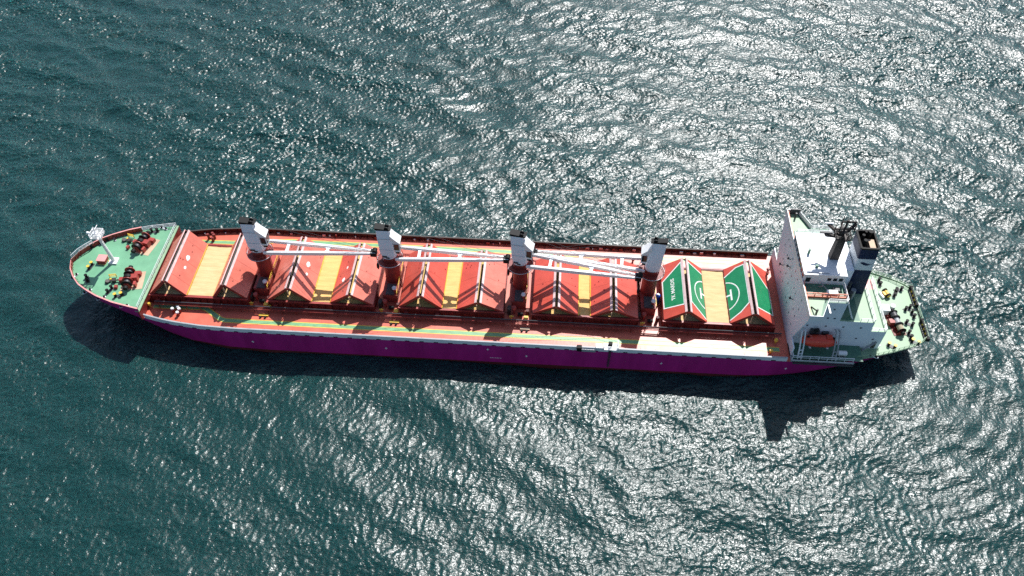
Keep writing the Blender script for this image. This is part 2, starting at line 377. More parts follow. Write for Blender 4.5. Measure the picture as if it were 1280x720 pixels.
for k in range(88):
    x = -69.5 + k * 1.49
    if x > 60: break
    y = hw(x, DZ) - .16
    b.mat('redshade').add([(x, y, DZ), (x, y - .7, DZ), (x, y - .12, DZ + 1.05), (x, y, DZ + 1.05), (x + .07, y, DZ), (x + .07, y - .7, DZ), (x + .07, y - .12, DZ + 1.05), (x + .07, y, DZ + 1.05)],
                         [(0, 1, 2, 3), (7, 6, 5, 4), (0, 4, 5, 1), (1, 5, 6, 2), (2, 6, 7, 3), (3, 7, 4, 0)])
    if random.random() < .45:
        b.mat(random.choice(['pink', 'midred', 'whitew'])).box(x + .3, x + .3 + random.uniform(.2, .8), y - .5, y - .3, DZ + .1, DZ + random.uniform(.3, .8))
b.build('bulwark', SHIP, 'far side bulwark, dark red with its shade painted in and many stays')
for sgn in (-1, 1):
    b = bulwark(None, -71.5 if sgn < 0 else -79, 8.7, 9.75, sgn, n=50, inner='midred', outer='purple', top='pink', flare=.12)
    k = 0
    for i in range(30):
        x = -90.2 + i * .62 if i > 3 else -90.6 + i * .3
        if x > (-72 if sgn < 0 else -79.2): break
        y = sgn * (hw(x, 8.7) - .16)
        b.mat('midred').bar((x, y, 8.72), (x, y, 9.7), .08, .1); b.mat('darkred').bar((x, y - sgn * .55, 8.72), (x, y, 9.5), .07, .07)
    b.build('bulwark', SHIP, 'curved red bulwark around the bow')
rl = MB().mat('whitew')
pts = [(x, hw(x, 8.7) - .1, 8.7) for x in np.linspace(-79, -71.9, 6)]
rl.rail(pts, 1.1, .055, step=1.3)
pts = [(x, hw(x, 8.7) - .35, 9.75) for x in (-90.5, -89.8, -88.9, -87.8)]
rl.rail(pts, 1.0, .06, (1, .75, .5, .25), step=.8)
rl.rail([(-71.95, -11.9, 8.72), (-71.95, 11.9, 8.72)], 1.05, .05, (1., .5), step=1.5)
rl.build_each('railing', SHIP, 'white railings of the bow deck')
rl = MB().mat('greenpale')
for sgn in (-1, 1):
    rl.rail([(x, sgn * (hw(x, DZ) - .12), DZ) for x in np.linspace(74.5 if sgn < 0 else 62, 90, 8)], 1.05, .05, step=1.4)
rl.rail([(89.95, -7, DZ), (89.95, 7, DZ)], 1.05, .05, step=1.4)
for sgn in (-1, 1):
    q = [(x, sgn * (hw(x, DZ) - .05), DZ + .12) for x in np.linspace(62, 90, 24)]
    for p0, p1 in zip(q, q[1:]): rl.bar(p0, p1, .12, .26)
rl.mat('black').bar((90.0, -7.2, DZ + .12), (90.0, 7.2, DZ + .12), .16, .26)
rl.build_each('railing', SHIP, 'pale green stern railings')

# painted walkways -----------------------------------------------------
def ribbon(mb, pts, wd, z):
    P = [Vector((p[0], p[1], 0)) for p in pts]; N = []
    for i in range(len(P)):
        d = (P[min(i + 1, len(P) - 1)] - P[max(i - 1, 0)]).normalized(); N.append(Vector((-d.y, d.x, 0)))
    a = [tuple(p + n * wd / 2 + Vector((0, 0, z))) for p, n in zip(P, N)]; b_ = [tuple(p - n * wd / 2 + Vector((0, 0, z))) for p, n in zip(P, N)]
    mb.loft([a, b_], closed=False, caps=False, smooth=False)
near = [(-70.6, -8.7), (-60.3, -8.5), (-59.3, -8.7), (-55.6, -11.2), (-54.6, -11.5)] + [(x, -11.55) for x in np.linspace(-50, 59.5, 12)]
far_ = [(-70.6, 10.3), (-58, 10.6), (-46, 12.0)] + [(x, 11.9) for x in np.linspace(-40, 59.5, 12)]
for pts, lb in ((near, 'near side'), (far_, 'far side')):
    mb = MB(); mb.mat('yellow'); ribbon(mb, pts, 1.22, DZ + .004); mb.mat('stripe'); ribbon(mb, pts, 0.86, DZ + .008)
    mb.build('walkway_stripe', SHIP, 'green walkway with yellow edges along the ' + lb, fix=False)

# hatches ----------------------------------------------------------------
H = [(-71.0, -66.7, 6.8, -63.3, -57.6, -54.5, 6.5, -50.4), (-45.9, -41.0, 6.4, -36.8, -32.8, -28.4, 5.3, -23.8),
     (-18.3, -13.7, 6.1, -9.5, -6.4, -1.9, 4.9, 3.2), (9.3, 14.1, 4.9, 18.7, 21.2, 25.8, 4.7, 30.9), (36.2, 40.8, 5.5, 44.8, 49.7, 54.0, 5.8, 58.6)]
EV = 2.45
ORD = ['first', 'second', 'third', 'fourth', 'fifth']
def rect_on(u0, u1, v0, v1): return [(u0, v0), (u1, v0), (u1, v1), (u0, v1)]
def cover(parent, xa, xb, zt_, ridge_dir, pale_red, inner, label, pad=None):
    """panel from the eave xa (low) to the ridge xb (high); ridge_dir is the sign of xb - xa"""
    lo = Vector((xa, 0, DZ + EV)); g = .27
    hi = Vector((xb - ridge_dir * g, 0, DZ + zt_))
    d = hi - lo; Ln = d.length; d.normalize(); nrm = Vector((0, -1, 0)).cross(d)
    if nrm.z < 0: nrm = -nrm
    yh = 7.35
    def P(u, v, h): return lo + d * u + Vector((0, v, 0)) + nrm * h
    def slab(mb, u0, u1, v0, v1, h0, h1):
        vs = [P(u, v, h) for h in (h0, h1) for u, v in rect_on(u0, u1, v0, v1)]
        mb.add(vs, [(3, 2, 1, 0), (4, 5, 6, 7), (0, 1, 5, 4), (1, 2, 6, 5), (2, 3, 7, 6), (3, 0, 4, 7)])
    mb = MB(); mb.mat('coverb' if pale_red else 'cover'); slab(mb, 0, Ln, -yh, yh, 0, .1)
    mb.mat('coverunder'); slab(mb, .05, Ln - .05, -yh + .05, yh - .05, -.04, -.003)
    for i in range(6):
        u = .5 + (Ln - 1) * i / 5; slab(mb, u - .05, u + .05, -yh + .1, yh - .1, -.5, -.045)
    mb.mat('darkred')
    for v in (-yh, yh - .12): slab(mb, .02, Ln - .02, v, v + .12, -.55, -.003)
    mb.mat('edge'); slab(mb, Ln - .45, Ln + .03, -yh - .03, yh + .03, .06, .2)
    if inner: mb.mat('yellow'); slab(mb, -.06, .1, -yh, yh, -.3, .13)
    else: mb.mat('darkred'); slab(mb, -.06, .06, -yh, yh, -.3, .125)
    mb.mat('midred')
    for v in (-4.9, 0., 4.9): slab(mb, .15, Ln - .45, v - .012, v + .012, .1, .115)
    if not pad:
        for _ in range(5):
            u, v = random.uniform(.6, Ln - 1), random.uniform(-6, 6); mb.mat('darkred'); slab(mb, u, u + .14, v, v + .14, .1, .22)
    pv = mb.build('hatch_cover', parent, label)
    return P, Ln, pv
def flat_poly(P, pts, h): return [P(u, v, h) for u, v in pts]
def strip_line(mb, P, pts, wd, h, closed=False):
    q = [Vector((u, v)) for u, v in pts]
    if closed: q.append(q[0])
    for a, b_ in zip(q, q[1:]):
        d = (b_ - a).normalized(); n_ = Vector((-d.y, d.x)) * wd / 2; e = d * wd / 2 * .98
        mb.add([P(*(a - e + n_), h), P(*(b_ + e + n_), h), P(*(b_ + e - n_), h), P(*(a - e - n_), h)], [(0, 1, 2, 3)])
random.seed(3)
for i, (x0, r1, h1, x1, x2, r2, h2, x3) in enumerate(H):
    co = MB().mat('darkred')
    xa, xb = x0 - .15, x3 + .15
    for (a, b_, c_, d_) in ((xa, xb, -7.45, -7.1), (xa, xb, 7.1, 7.45), (xa, xa + .35, -7.1, 7.1), (xb - .35, xb, -7.1, 7.1)): co.box(a, b_, c_, d_, DZ, DZ + 2.3)
    co.mat('midred')
    for sgn in (-1, 1): co.box(xa - .1, xb + .1, min(sgn * 7.35, sgn * 7.75), max(sgn * 7.35, sgn * 7.75), DZ + 2.31, DZ + 2.4)
    nb = int((xb - xa) / 1.45)
    co.mat('darkred')
    for k in range(nb + 1):
        x = xa + .1 + (xb - xa - .2) * k / nb
        for sgn in (-1, 1):
            co.add([(x, sgn * 7.45, DZ), (x, sgn * 8.05, DZ), (x, sgn * 7.7, DZ + 2.3), (x, sgn * 7.45, DZ + 2.3), (x + .06, sgn * 7.45, DZ), (x + .06, sgn * 8.05, DZ), (x + .06, sgn * 7.7, DZ + 2.3), (x + .06, sgn * 7.45, DZ + 2.3)],
                   [(0, 1, 2, 3), (7, 6, 5, 4), (0, 4, 5, 1), (1, 5, 6, 2), (2, 6, 7, 3), (3, 7, 4, 0)])
    for j in range(2):
        co.mat('midred').box(x0 + 1 + j * 6.5, x0 + 1.8 + j * 6.5, -8.1, -7.5, DZ + .4, DZ + 1.3)
    cobj = co.build('hatch_coaming', SHIP, ORD[i] + ' hatch from the bow with its covers folded up')
    pale_flags = [(1, 1, 1, 1), (1, 1, 0, 1), (0, 0, 0, 1), (0, 0, 0, 0), (0, 0, 0, 0)][i]  # first two hatches are faded; the third's pale panel is painted glare
    pan = [(x0, r1, h1, 1, 0), (x1, r1, h1, -1, 1), (x2, r2, h2, 1, 1), (x3, r2, h2, -1, 0)]
    for j, (e, r, h, sg, inn) in enumerate(pan):
        helipad = i == 4
        P, Ln, cv = cover(cobj, e, r, h, sg, pale_flags[j], inn and not helipad, ('green helipad painted ' if helipad else 'red ') + 'folding hatch cover panel', helipad)
        if helipad:
            g = MB(); z = .118
            # u runs from the eave to the ridge; octagon outline split over the four panels
            if j == 0: out_ = [(.25, -4.6), (Ln - .5, -5.2), (Ln - .5, 6.4), (.25, 2.6)]
            elif j == 1: out_ = [(.02, -6.9), (Ln - .5, -5.3), (Ln - .5, 6.7), (.02, 6.1)]
            elif j == 2: out_ = [(.02, -6.6), (Ln - .5, -5.3), (Ln - .5, 6.8), (.02, 6.9)]
            else: out_ = [(.2, -4.9), (Ln - .5, -5.3), (Ln - .5, 6.6), (.2, 1.9)]
            if j == 1: out_ = [(.02, -6.8), (Ln - .55, -4.3), (Ln - .55, 6.6), (.02, 5.6)]
            if j == 2: out_ = [(.02, -6.7), (2.6, -5.6), (Ln - .55, -4.0), (Ln - .55, 6.4), (2.8, 6.4), (.02, 5.0)]
            g.mat('pad').add(flat_poly(P, out_, z), [tuple(range(len(out_)))])
            g.mat('marking')
            n_ = len(out_)
            for k in range(n_):
                p, q = out_[k], out_[(k + 1) % n_]
                if j in (1, 2) and p[0] < .1 and q[0] < .1: continue
                strip_line(g, P, [p, q], .25, z + .006 + .0005 * k)
            if j in (1, 2):
                cy = -.3; rad = 3.4; cu = -.9
                arc = []
                for t in range(0, 61):
                    a_ = math.pi * (t / 60 - .5); u, v = cu + (rad + .3) * math.cos(a_), cy + rad * 1.12 * math.sin(a_)
                    if u > .14: arc.append((u, v))
                for k, (p, q) in enumerate(zip(arc, arc[1:])): strip_line(g, P, [p, q], .25, z + .012 + .0004 * (k % 2))
                strip_line(g, P, [(1.0, cy - 1.25), (1.0, cy + 1.25)], .4, z + .02); strip_line(g, P, [(.1, cy), (.72, cy)], .4, z + .024)
            g.build('pad_marking', cv, 'green pad with white outline' + (' and half of a circled H' if j in (1, 2) else ''), fix=False)
            if j == 0:
                cu_ = bpy.data.curves.new('lettering', 'FONT'); cu_.body = 'TK MARDIS'; cu_.size = 1.16; cu_.align_x = 'CENTER'; cu_.align_y = 'CENTER'; cu_.offset = .02
                to = bpy.data.objects.new('tmp', cu_); COL.objects.link(to); bpy.context.view_layer.update()
                me = bpy.data.meshes.new_from_object(to.evaluated_get(bpy.context.evaluated_depsgraph_get())); bpy.data.objects.remove(to)
                yd = Vector((0, 1, 0)); nn = (P(1, 0, 0) - P(0, 0, 0)).normalized()
                Nn = (P(0, 0, 1) - P(0, 0, 0)).normalized()
                X_ = yd; Y_ = Nn.cross(X_)
                mtx = Matrix(((X_.x, Y_.x, Nn.x, 0), (X_.y, Y_.y, Nn.y, 0), (X_.z, Y_.z, Nn.z, 0), (0, 0, 0, 1)))
                c_ = P(Ln * .5 - .1, -.3, z + .012); mtx.translation = c_; me.transform(mtx)
                me.materials.clear(); me.materials.append(M['marking'])
                t_ = bpy.data.objects.new('lettering', me); COL.objects.link(t_); t_.parent = cv; t_['label'] = 'white block lettering on the green panel'
        elif (i, j) in ((0, 1), (1, 1), (1, 2)):
            g = MB().mat('marking')
            for (u, v, rx) in ((Ln * .55, 1.0, .75), (Ln * .5, -1.6, .45)) if j == 1 else ((Ln * .5, -2.2, .7), (Ln * .55, 1.2, .4)):
                pts = [(u + rx * .62 * math.cos(t) * random.uniform(.8, 1.1), v + rx * math.sin(t) * random.uniform(.8, 1.1)) for t in np.linspace(0, 2 * math.pi, 11)[:-1]]
                g.add(flat_poly(P, pts, .112), [tuple(range(10))])
            g.build_each('paint_patch', cv, 'worn white spot', fix=False)
    for r, h in ((r1, h1), (r2, h2)):
        MB().mat('tan').bar((r - .35, -7.0, DZ + 2.3), (r - .35, -7.0, DZ + h - 1.2), .2, .16).build('support_post', cobj, 'pale yellow post under the cover ridge')
    # cargo: one heap per hatch, level with the coaming
    gx = np.linspace(xa + .4, xb - .4, 44); gy = np.linspace(-7.05, 7.05, 30); rs = np.random.default_rng(20 + i)
    gm = MB().mat('grain' if i in (0, 4) else 'grainy'); ph = rs.uniform(0, 6, 4)
    grid = [[(x, y, DZ + 2.18 + .05 * math.sin(x * 1.1 + ph[0]) * math.sin(y * .8 + ph[1]) + .03 * math.sin(y * 3.7 + ph[2]) + rs.normal() * .012) for x in gx] for y in gy]
    gm.loft(grid, closed=False, caps=False)
    gm.build('grain_heap', None, ['pale yellow grain in the first hatch behind the mint green bow deck', 'yellow grain in the second hatch from the bow',
             'yellow grain in the narrow gap of the middle hatch', 'yellow grain strip under the two overlapping crane jibs beside the last crane', 'pale yellow grain between the two halves of the green helipad'][i],
             None, 'cargo', 'grain cargo in the open hatches', fix=False)

# pipes and fittings along the near side ---------------------------------
pr = MB()
for k, (y, z, r, m_) in enumerate(((-8.45, 1.15, .13, 'darkred'), (-8.8, 1.15, .10, 'darkred'), (-9.1, 1.12, .08, 'darkred'), (-8.6, 1.55, .12, 'darkgrey'))):
    pr.mat(m_).cyl((-70, y, DZ + z), (60, y, DZ + z), r, n=8)
pr.mat('darkred')
for k in range(45):
    x = -69 + k * 2.9; pr.bar((x, -8.35, DZ), (x, -8.35, DZ + 1.5), .12); pr.bar((x, -9.15, DZ), (x, -9.15, DZ + 1.0), .1); pr.bar((x, -8.3, DZ + .95), (x, -9.2, DZ + .95), .1)
pr.build('pipe_run', SHIP, 'long dark pipes along the near side of the hatches')
pr = MB()
for k, (y, z, r, m_) in enumerate(((8.5, .9, .12, 'midred'), (8.85, .9, .10, 'darkred'))):
    pr.mat(m_).cyl((-70, y, DZ + z), (60, y, DZ + z), r, n=8)
for k in range(30):
    x = -68 + k * 4.4; pr.bar((x, 8.3, DZ), (x, 8.3, DZ + .9), .1); pr.bar((x, 8.3, DZ + .75), (x, 9, DZ + .75), .1)
pr.build('pipe_run', SHIP, 'red pipes along the far side of the hatches')
# mast houses and cranes ---------------------------------------------------
CX = [-48.3, -20.8, 6.3, 33.2]; CY = .5
gaps = [(-50.1, -46.2), (-23.5, -18.6), (3.6, 8.9), (31.2, 35.8)]
for i, cx in enumerate(CX):
    a, b_ = gaps[i]
    mh = MB().mat('midred').box(cx - 1.5, cx + 1.5, -4.4, 5.2, DZ, DZ + 2.3)
    mh.mat('darkgrey').box(cx - .9, cx + .9, -4.3, -1.4, DZ + 2.31, DZ + 2.6)
    mh.mat('darkred').box(cx - 1.6, cx + 1.6, -4.45, 5.25, DZ + 2.2, DZ + 2.3 - .003)
    mo = mh.build('mast_house', SHIP, 'low red deckhouse under crane ' + ORD[i])
    MB().mat('yellow').rail([(cx + 1.5, -4.4, DZ + 2.31), (cx + 1.5, 5.2, DZ + 2.31)], 1, .05, (1, .5)).build('railing', mo)
    v = MB().mat('midred').cyl((cx + .9, -3.4, DZ + 2.6), (cx + .9, -3.4, DZ + 3.5), .28, n=10).mat('whitew').cyl((cx + .9, -3.4, DZ + 3.5), (cx + .9, -3.4, DZ + 3.8), .5, .4, n=12)
    v.mat('midred').cyl((cx - .9, -5.6, DZ), (cx - .9, -5.6, DZ + 1.6), .3, n=10).cyl((cx - .9, -5.6, DZ + 1.6), (cx - .9, -5.6, DZ + 2), .55, .45, n=12)
    v.build_each('ventilator', mo)
    gr = MB().mat('brownblack').box(cx - 2.3, cx - 1.6, -6.2, -5.0, DZ, DZ + 1.7).mat('redshade').cyl((cx + 1.9, -5.9, DZ), (cx + 1.9, -5.9, DZ + 1.5), .35, n=12).mat('black').cyl((cx - .1, -6.3, DZ + .6), (cx + 1.0, -6.3, DZ + .6), .4, n=12).box(cx - 2.0, cx - 1.55, 3.6, 4.8, DZ, DZ + 1.5)  # dark shapes standing in for both black gear and shadows here
    gr.build_each('dark_piece', SHIP, 'dark piece for black gear and shadow at the foot of crane ' + ORD[i])
    # post, box and deck plate by the passage
    MB().mat('yellow').bar((cx - 1.3, -7.7, DZ), (cx - 1.3, -7.7, DZ + 1.7), .22).bar((cx - 1.75, -7.7, DZ + 1.5), (cx - .85, -7.7, DZ + 1.5), .16).bar((cx - 1.6, -7.7, DZ + .1), (cx - 1.6, -7.7, DZ + 1.2), .14).build('hydrant_post', SHIP, 'yellow hydrant post on the passage by crane ' + ORD[i])
    if i < 3:
        hb = MB().mat('yellow').box(cx + 1.3, cx + 2.1, -7.9, -7.2, DZ + .25, DZ + 1.15).mat('orange').box(cx + 1.05, cx + 1.28, -7.8, -7.3, DZ + .3, DZ + 1.0).mat('yellow').box(cx + 1.25, cx + 2.15, -7.95, -7.15, DZ + 1.16, DZ + 1.24)
        hb.mat('black').bar((cx + 1.4, -7.6, DZ), (cx + 1.4, -7.6, DZ + .24), .1).bar((cx + 2, -7.6, DZ), (cx + 2, -7.6, DZ + .24), .1)
        hb.build_each('hose_box', SHIP, 'yellow and orange hose box beside crane ' + ORD[i])
        pl = MB().mat(['yellow', 'yellow', 'tan'][i]).box(cx + .6, cx + 2.6, -10.0, -9.5, DZ + .005, DZ + .3).mat('black').cyl((cx + 1.0, -10.3, DZ), (cx + 1.0, -10.3, DZ + .32), .24, n=10).cyl((cx + 2.0, -10.3, DZ), (cx + 2.0, -10.3, DZ + .32), .24, n=10)
        pl.build('sounding_box', SHIP, 'small yellow box with two dark pipe heads')
def make_crane():
    ped = MB().mat('darkred').cyl((0, 0, 0), (0, 0, 7.2), 1.55, n=28).cyl((0, 0, 7.2), (0, 0, 8.3), 1.55, 2.2, n=28)
    ped.mat('darkred').cyl((0, 0, 8.3), (0, 0, 8.42), 2.75, n=32).cyl((0, 0, 8.42), (0, 0, 9.7), 1.62, n=28)
    ped.mat('darkred')
    for k in range(25): ped.bar((1.72, -.22, .3 + k * .3), (1.72, .22, .3 + k * .3), .05)
    ped.bar((1.72, -.25, 0), (1.72, -.25, 8), .07).bar((1.72, .25, 0), (1.72, .25, 8), .07)
    ped.box(-2.3, -1.5, -.6, .6, 6.2, 7.0)
    c = ped.build('deck_crane', SHIP, loc=(0, 0, 0))
    rg = MB().mat('darkred')
    ring = [(2.7 * math.cos(t), 2.7 * math.sin(t), 8.42) for t in np.linspace(0, 2 * math.pi, 25)]
    rg.rail(ring, 1.0, .035, (1., .5), step=2)
    rg.mat('whitew')
    for p0, p1 in zip(ring, ring[1:]): rg.bar(Vector(p0) + Vector((0, 0, .02)), Vector(p1) + Vector((0, 0, .02)), .07, .1)
    rg.build('platform_railing', c)
    hs = MB().mat('wall')
    def sec(x0, x1, yy, z, r=.5):
        pts = []
        for cx_, cy_, a0 in ((x1 - r, yy - r, 0), (x0 + r, yy - r, 90), (x0 + r, -yy + r, 180), (x1 - r, -yy + r, 270)):
            for k in range(5): t = R(a0 + k * 22.5); pts.append((cx_ + r * math.cos(t), cy_ + r * math.sin(t), z))
        return pts
    hs.loft([sec(-1.6, 1.55, 1.5, 8.95, 1.4), sec(-1.6, 1.55, 1.5, 10.2, 1.3), sec(-1.6, 1.5, 1.45, 11.2, .3), sec(-1.75, 1.1, 1.25, 14.2, .2), sec(-1.95, .55, .72, 17.2, .12)], smooth=True)
    hs.mat('white').prismy([(1.0, 14.2), (2.7, 13.9), (2.7, 14.1), (1.4, 15.4), (.75, 16.3), (.6, 14.6)], -1.1, 1.1)
    hs.mat('darkgrey').box(-1.2, -.2, -1.62, -1.5, 10.3, 10.7).box(-.4, .3, -1.62, -1.5, 10.0, 10.3)
    hs.mat('grey').bar((-1.7, -1.38, 12.4), (1.2, -1.38, 12.4), .05).bar((-1.85, -1.15, 15.2), (.85, -1.15, 15.2), .05)
    hs.build('crane_house', c, 'tall white tapered crane house')
    tp = MB().mat('black')
    for y in (-.4, .4): tp.cyl((.2, y - .12, 17.5), (.2, y + .12, 17.5), .42, n=16)
    tp.add([(-1.98, -.74, 17.2), (1.0, -.74, 17.2), (1.1, .74, 17.2), (-1.98, .74, 17.2), (-2.2, -.7, 17.75), (1.1, -.6, 17.3), (1.2, .7, 17.4), (-2.1, .75, 17.9)], [(3, 2, 1, 0), (4, 5, 6, 7), (0, 1, 5, 4), (1, 2, 6, 5), (2, 3, 7, 6), (3, 0, 4, 7)])
    tp.build('sheave_head', c, 'black sheaves on top of the crane')
    cb = MB().mat('whitew').box(1.05, 2.55, -.95, .95, 11.5, 13.95)
    cab = cb.build('operator_cab', c)
    g = MB().mat('glass').box(2.552, 2.59, -.8, .8, 11.9, 13.7).box(1.4, 2.4, -1.0, -.953, 12.0, 13.7).box(1.4, 2.4, .953, 1.0, 12.0, 13.7)
    g.mat('black').box(1.3, 2.2, -.6, .6, 10.6, 11.3)
    g.build('cab_window', c)
    jb = MB().mat('white')
    zr, zt2 = 10.1, 10.0; xr_, xt = 1.5, 23.7
    for sg in (-1, 1):
        P0, P1 = Vector((xr_, sg * 1.75, zr)), Vector((xt, sg * .42, zt2))
        rings = []
        for t, wd, ht in ((0, .3, .45), (.06, .5, .75), (.5, .55, .85), (.93, .42, .6), (1, .36, .5)):
            p = P0.lerp(P1, t); rings.append([(p.x, p.y + a_ * wd / 2, p.z + b2 * ht / 2) for a_, b2 in ((-1, -1), (1, -1), (1, 1), (-1, 1))])
        jb.loft(rings, smooth=False)
        jb.mat('grey').bar(P0.lerp(P1, .03) + Vector((0, 0, .5)), P0.lerp(P1, .97) + Vector((0, 0, .4)), .05); jb.mat('white')
    for xq, flare in ((6.2, .5), (14.6, .9)):
        t = (xq - xr_) / (xt - xr_); yy = 1.75 + (.42 - 1.75) * t - .2
        jb.prism([(xq - flare, -yy), (xq - .28, -yy + .5), (xq - .28, yy - .5), (xq - flare, yy), (xq + flare, yy), (xq + .28, yy - .5), (xq + .28, -yy + .5), (xq + flare, -yy)], 9.8, 10.2)
    jb.mat('black').box(xt - .1, xt + 1.1, -.75, .75, 9.4, 10.4).cyl((xt + .8, -.5, 10.5), (xt + .8, .5, 10.5), .5, n=14)
    jb.mat('whitew').bar((xt, -.6, 10.45), (xt + 1.0, -.6, 10.45), .08).bar((xt, .6, 10.45), (xt + 1.0, .6, 10.45), .08)
    jb.mat('darkgrey')
    for sg in (-1, 1): jb.cyl((.5, sg * .5, 17.9), (xt + .3, sg * .3, 10.5), .03, n=5)
    jb.build('jib', c, 'long white two legged jib')
    hk = MB().mat('black').cyl((xt + .9, 0, 6.4), (xt + .9, 0, 10), .05, n=5).cyl((xt + .7, 0, 6.2), (xt + 1.1, 0, 6.2), .42, n=12).box(xt + .65, xt + 1.15, -.25, .25, 5.4, 6.1).cyl((xt + .9, 0, 4.9), (xt + .9, 0, 5.4), .12, .2, n=8)
    hk.build('hook_block', c)
    return c
cr = make_crane()
LBC = ['white deck crane nearest the bow with its jib stowed towards the stern', 'second white deck crane from the bow', 'third white deck crane with its jib beside the opposite one', 'white deck crane nearest the bridge with its jib pointing forward']
for i, (cx, rz) in enumerate(zip(CX, (0, 0, R(-7.5), R(175)))):
    if i == 0: cr.location = (cx, CY, DZ); cr['label'] = LBC[0]
    else: copy_tree(cr, SHIP, (cx, CY, DZ), rz, LBC[i])
# ventilator groups at the ends of the main deck
def vents(x, y, z, lab, top):
    v = MB()
    for dx_, dy_, h in ((-.7, 0, 1.3), (.6, .2, 1.1), (0, .9, .9), (.5, -.7, 1.0)):
        v.mat('darkred').cyl((x + dx_, y + dy_, z), (x + dx_, y + dy_, z + h), .28, n=10).mat(top).cyl((x + dx_, y + dy_, z + h), (x + dx_, y + dy_, z + h + .25), .36, .28, n=12)
    v.build_each('ventilator', SHIP, lab)
vents(-65.0, -10.2, DZ, 'cluster of white capped ventilators on the near deck', 'white'); vents(-64.2, 11.4, DZ, 'cluster of dark red ventilators on the far deck', 'darkred')
for x, y in ((-45.8, -7.9), (30.6, 10.6), (59.9, 9.6), (58.9, -9.8), (57.5, -12.6), (-71.2, -8.9)):
    MB().mat('yellow' if y < 0 else 'darkred').cyl((x, y, DZ), (x, y, DZ + .8), .2, n=10).cyl((x, y, DZ + .8), (x, y, DZ + 1.15), .42, .3, n=10).build('ventilator', SHIP)
# gangway amidships --------------------------------------------------------
g = MB().mat('whitew').box(24.0, 26.8, -14.9, -13.2, DZ + 1.25, DZ + 1.33).mat('white')
g.rail([(24.0, -14.9, DZ + 1.33), (26.8, -14.9, DZ + 1.33), (26.8, -13.2, DZ + 1.33)], 1, .07)
g.mat('black').box(24.9, 25.7, -14.0, -13.4, DZ + 1.34, DZ + 2.2).cyl((25.2, -14.3, DZ + 1.4), (25.2, -14.3, DZ + 2.6), .14, n=8)
g.mat('grey').box(19.6, 22.4, -14.75, -14.46, DZ + .1, DZ + .9).mat('black').box(18.6, 19.6, -14.9, -14.1, DZ + .3, DZ + 1.5).mat('whitew')
for k in range(9): g.bar((19.7 + k * .32, -14.8, DZ + .9), (19.7 + k * .32, -14.2, DZ + .9), .07)
g.mat('white').box(22.4, 23.6, -14.7, -13.6, DZ + 1.2, DZ + 1.6)
g.mat('darkgrey').bar((25.3, -14.5, DZ - 5.0), (25.3, -14.5, DZ + 1.2), .18, .1)
for k in range(14): g.bar((25.0, -14.52, DZ - 4.8 + k * .42), (25.6, -14.52, DZ - 4.8 + k * .42), .09)
g.build('boarding_platform', SHIP, 'white boarding platform and dark rope ladder amidships')

# bow gear ------------------------------------------------------------------
ZF = 8.7
fm = MB().mat('white').cyl((0, 0, 0), (-.7, 0, 8.6), .42, .26, n=14).box(-.9, .9, -.9, .9, 0.003, .35)
fm.bar((-.5, 0, 7.3), (-.5, -.9, 8.0), .12).bar((-.5, 0, 7.3), (-.5, .9, 8.0), .12)
for k in range(16): fm.bar((.32 - k * .041, -.2, .5 + k * .46), (.32 - k * .041, .2, .5 + k * .46), .06)
f_o = fm.build('foremast', SHIP, 'white leaning foremast on the bow deck', loc=(-81.9, .9, ZF))
tp = MB().mat('white').box(-1.7, .5, -1.1, 1.1, 7.9, 8.02).rail([(-1.7, -1.1, 8.02), (.5, -1.1, 8.02), (.5, 1.1, 8.02), (-1.7, 1.1, 8.02), (-1.7, -1.1, 8.02)], 1.0, .07, step=.7)
tp.box(-1.1, -.3, -.5, .5, 8.02, 8.9).cyl((-.7, 0, 8.9), (-.7, 0, 10.4), .14, .08, n=8).cyl((-1.4, .6, 8.1), (-1.4, .6, 9.2), .2, n=8).bar((-.7, -1.5, 9.6), (-.7, 1.5, 9.6), .12).cyl((-1.6, -.4, 9.0), (-2.3, -.4, 9.1), .25, .32, n=10)
tp.build('lamp_platform', f_o, 'white railed platform with lamps')
bh = MB().mat('midred').box(-.9, .9, -.85, .85, 0, .9).mat('pink').box(-1.0, 1.0, -.95, .95, .9, 1.0).mat('yellow').box(1.1, 2.3, -.15, .15, .003, .12).bar((-.9, -1.1, 0), (.9, -1.1, 0), .1)
bh.build('booby_hatch', SHIP, 'small red hatch box beside the foremast', loc=(-84.3, .9, ZF))
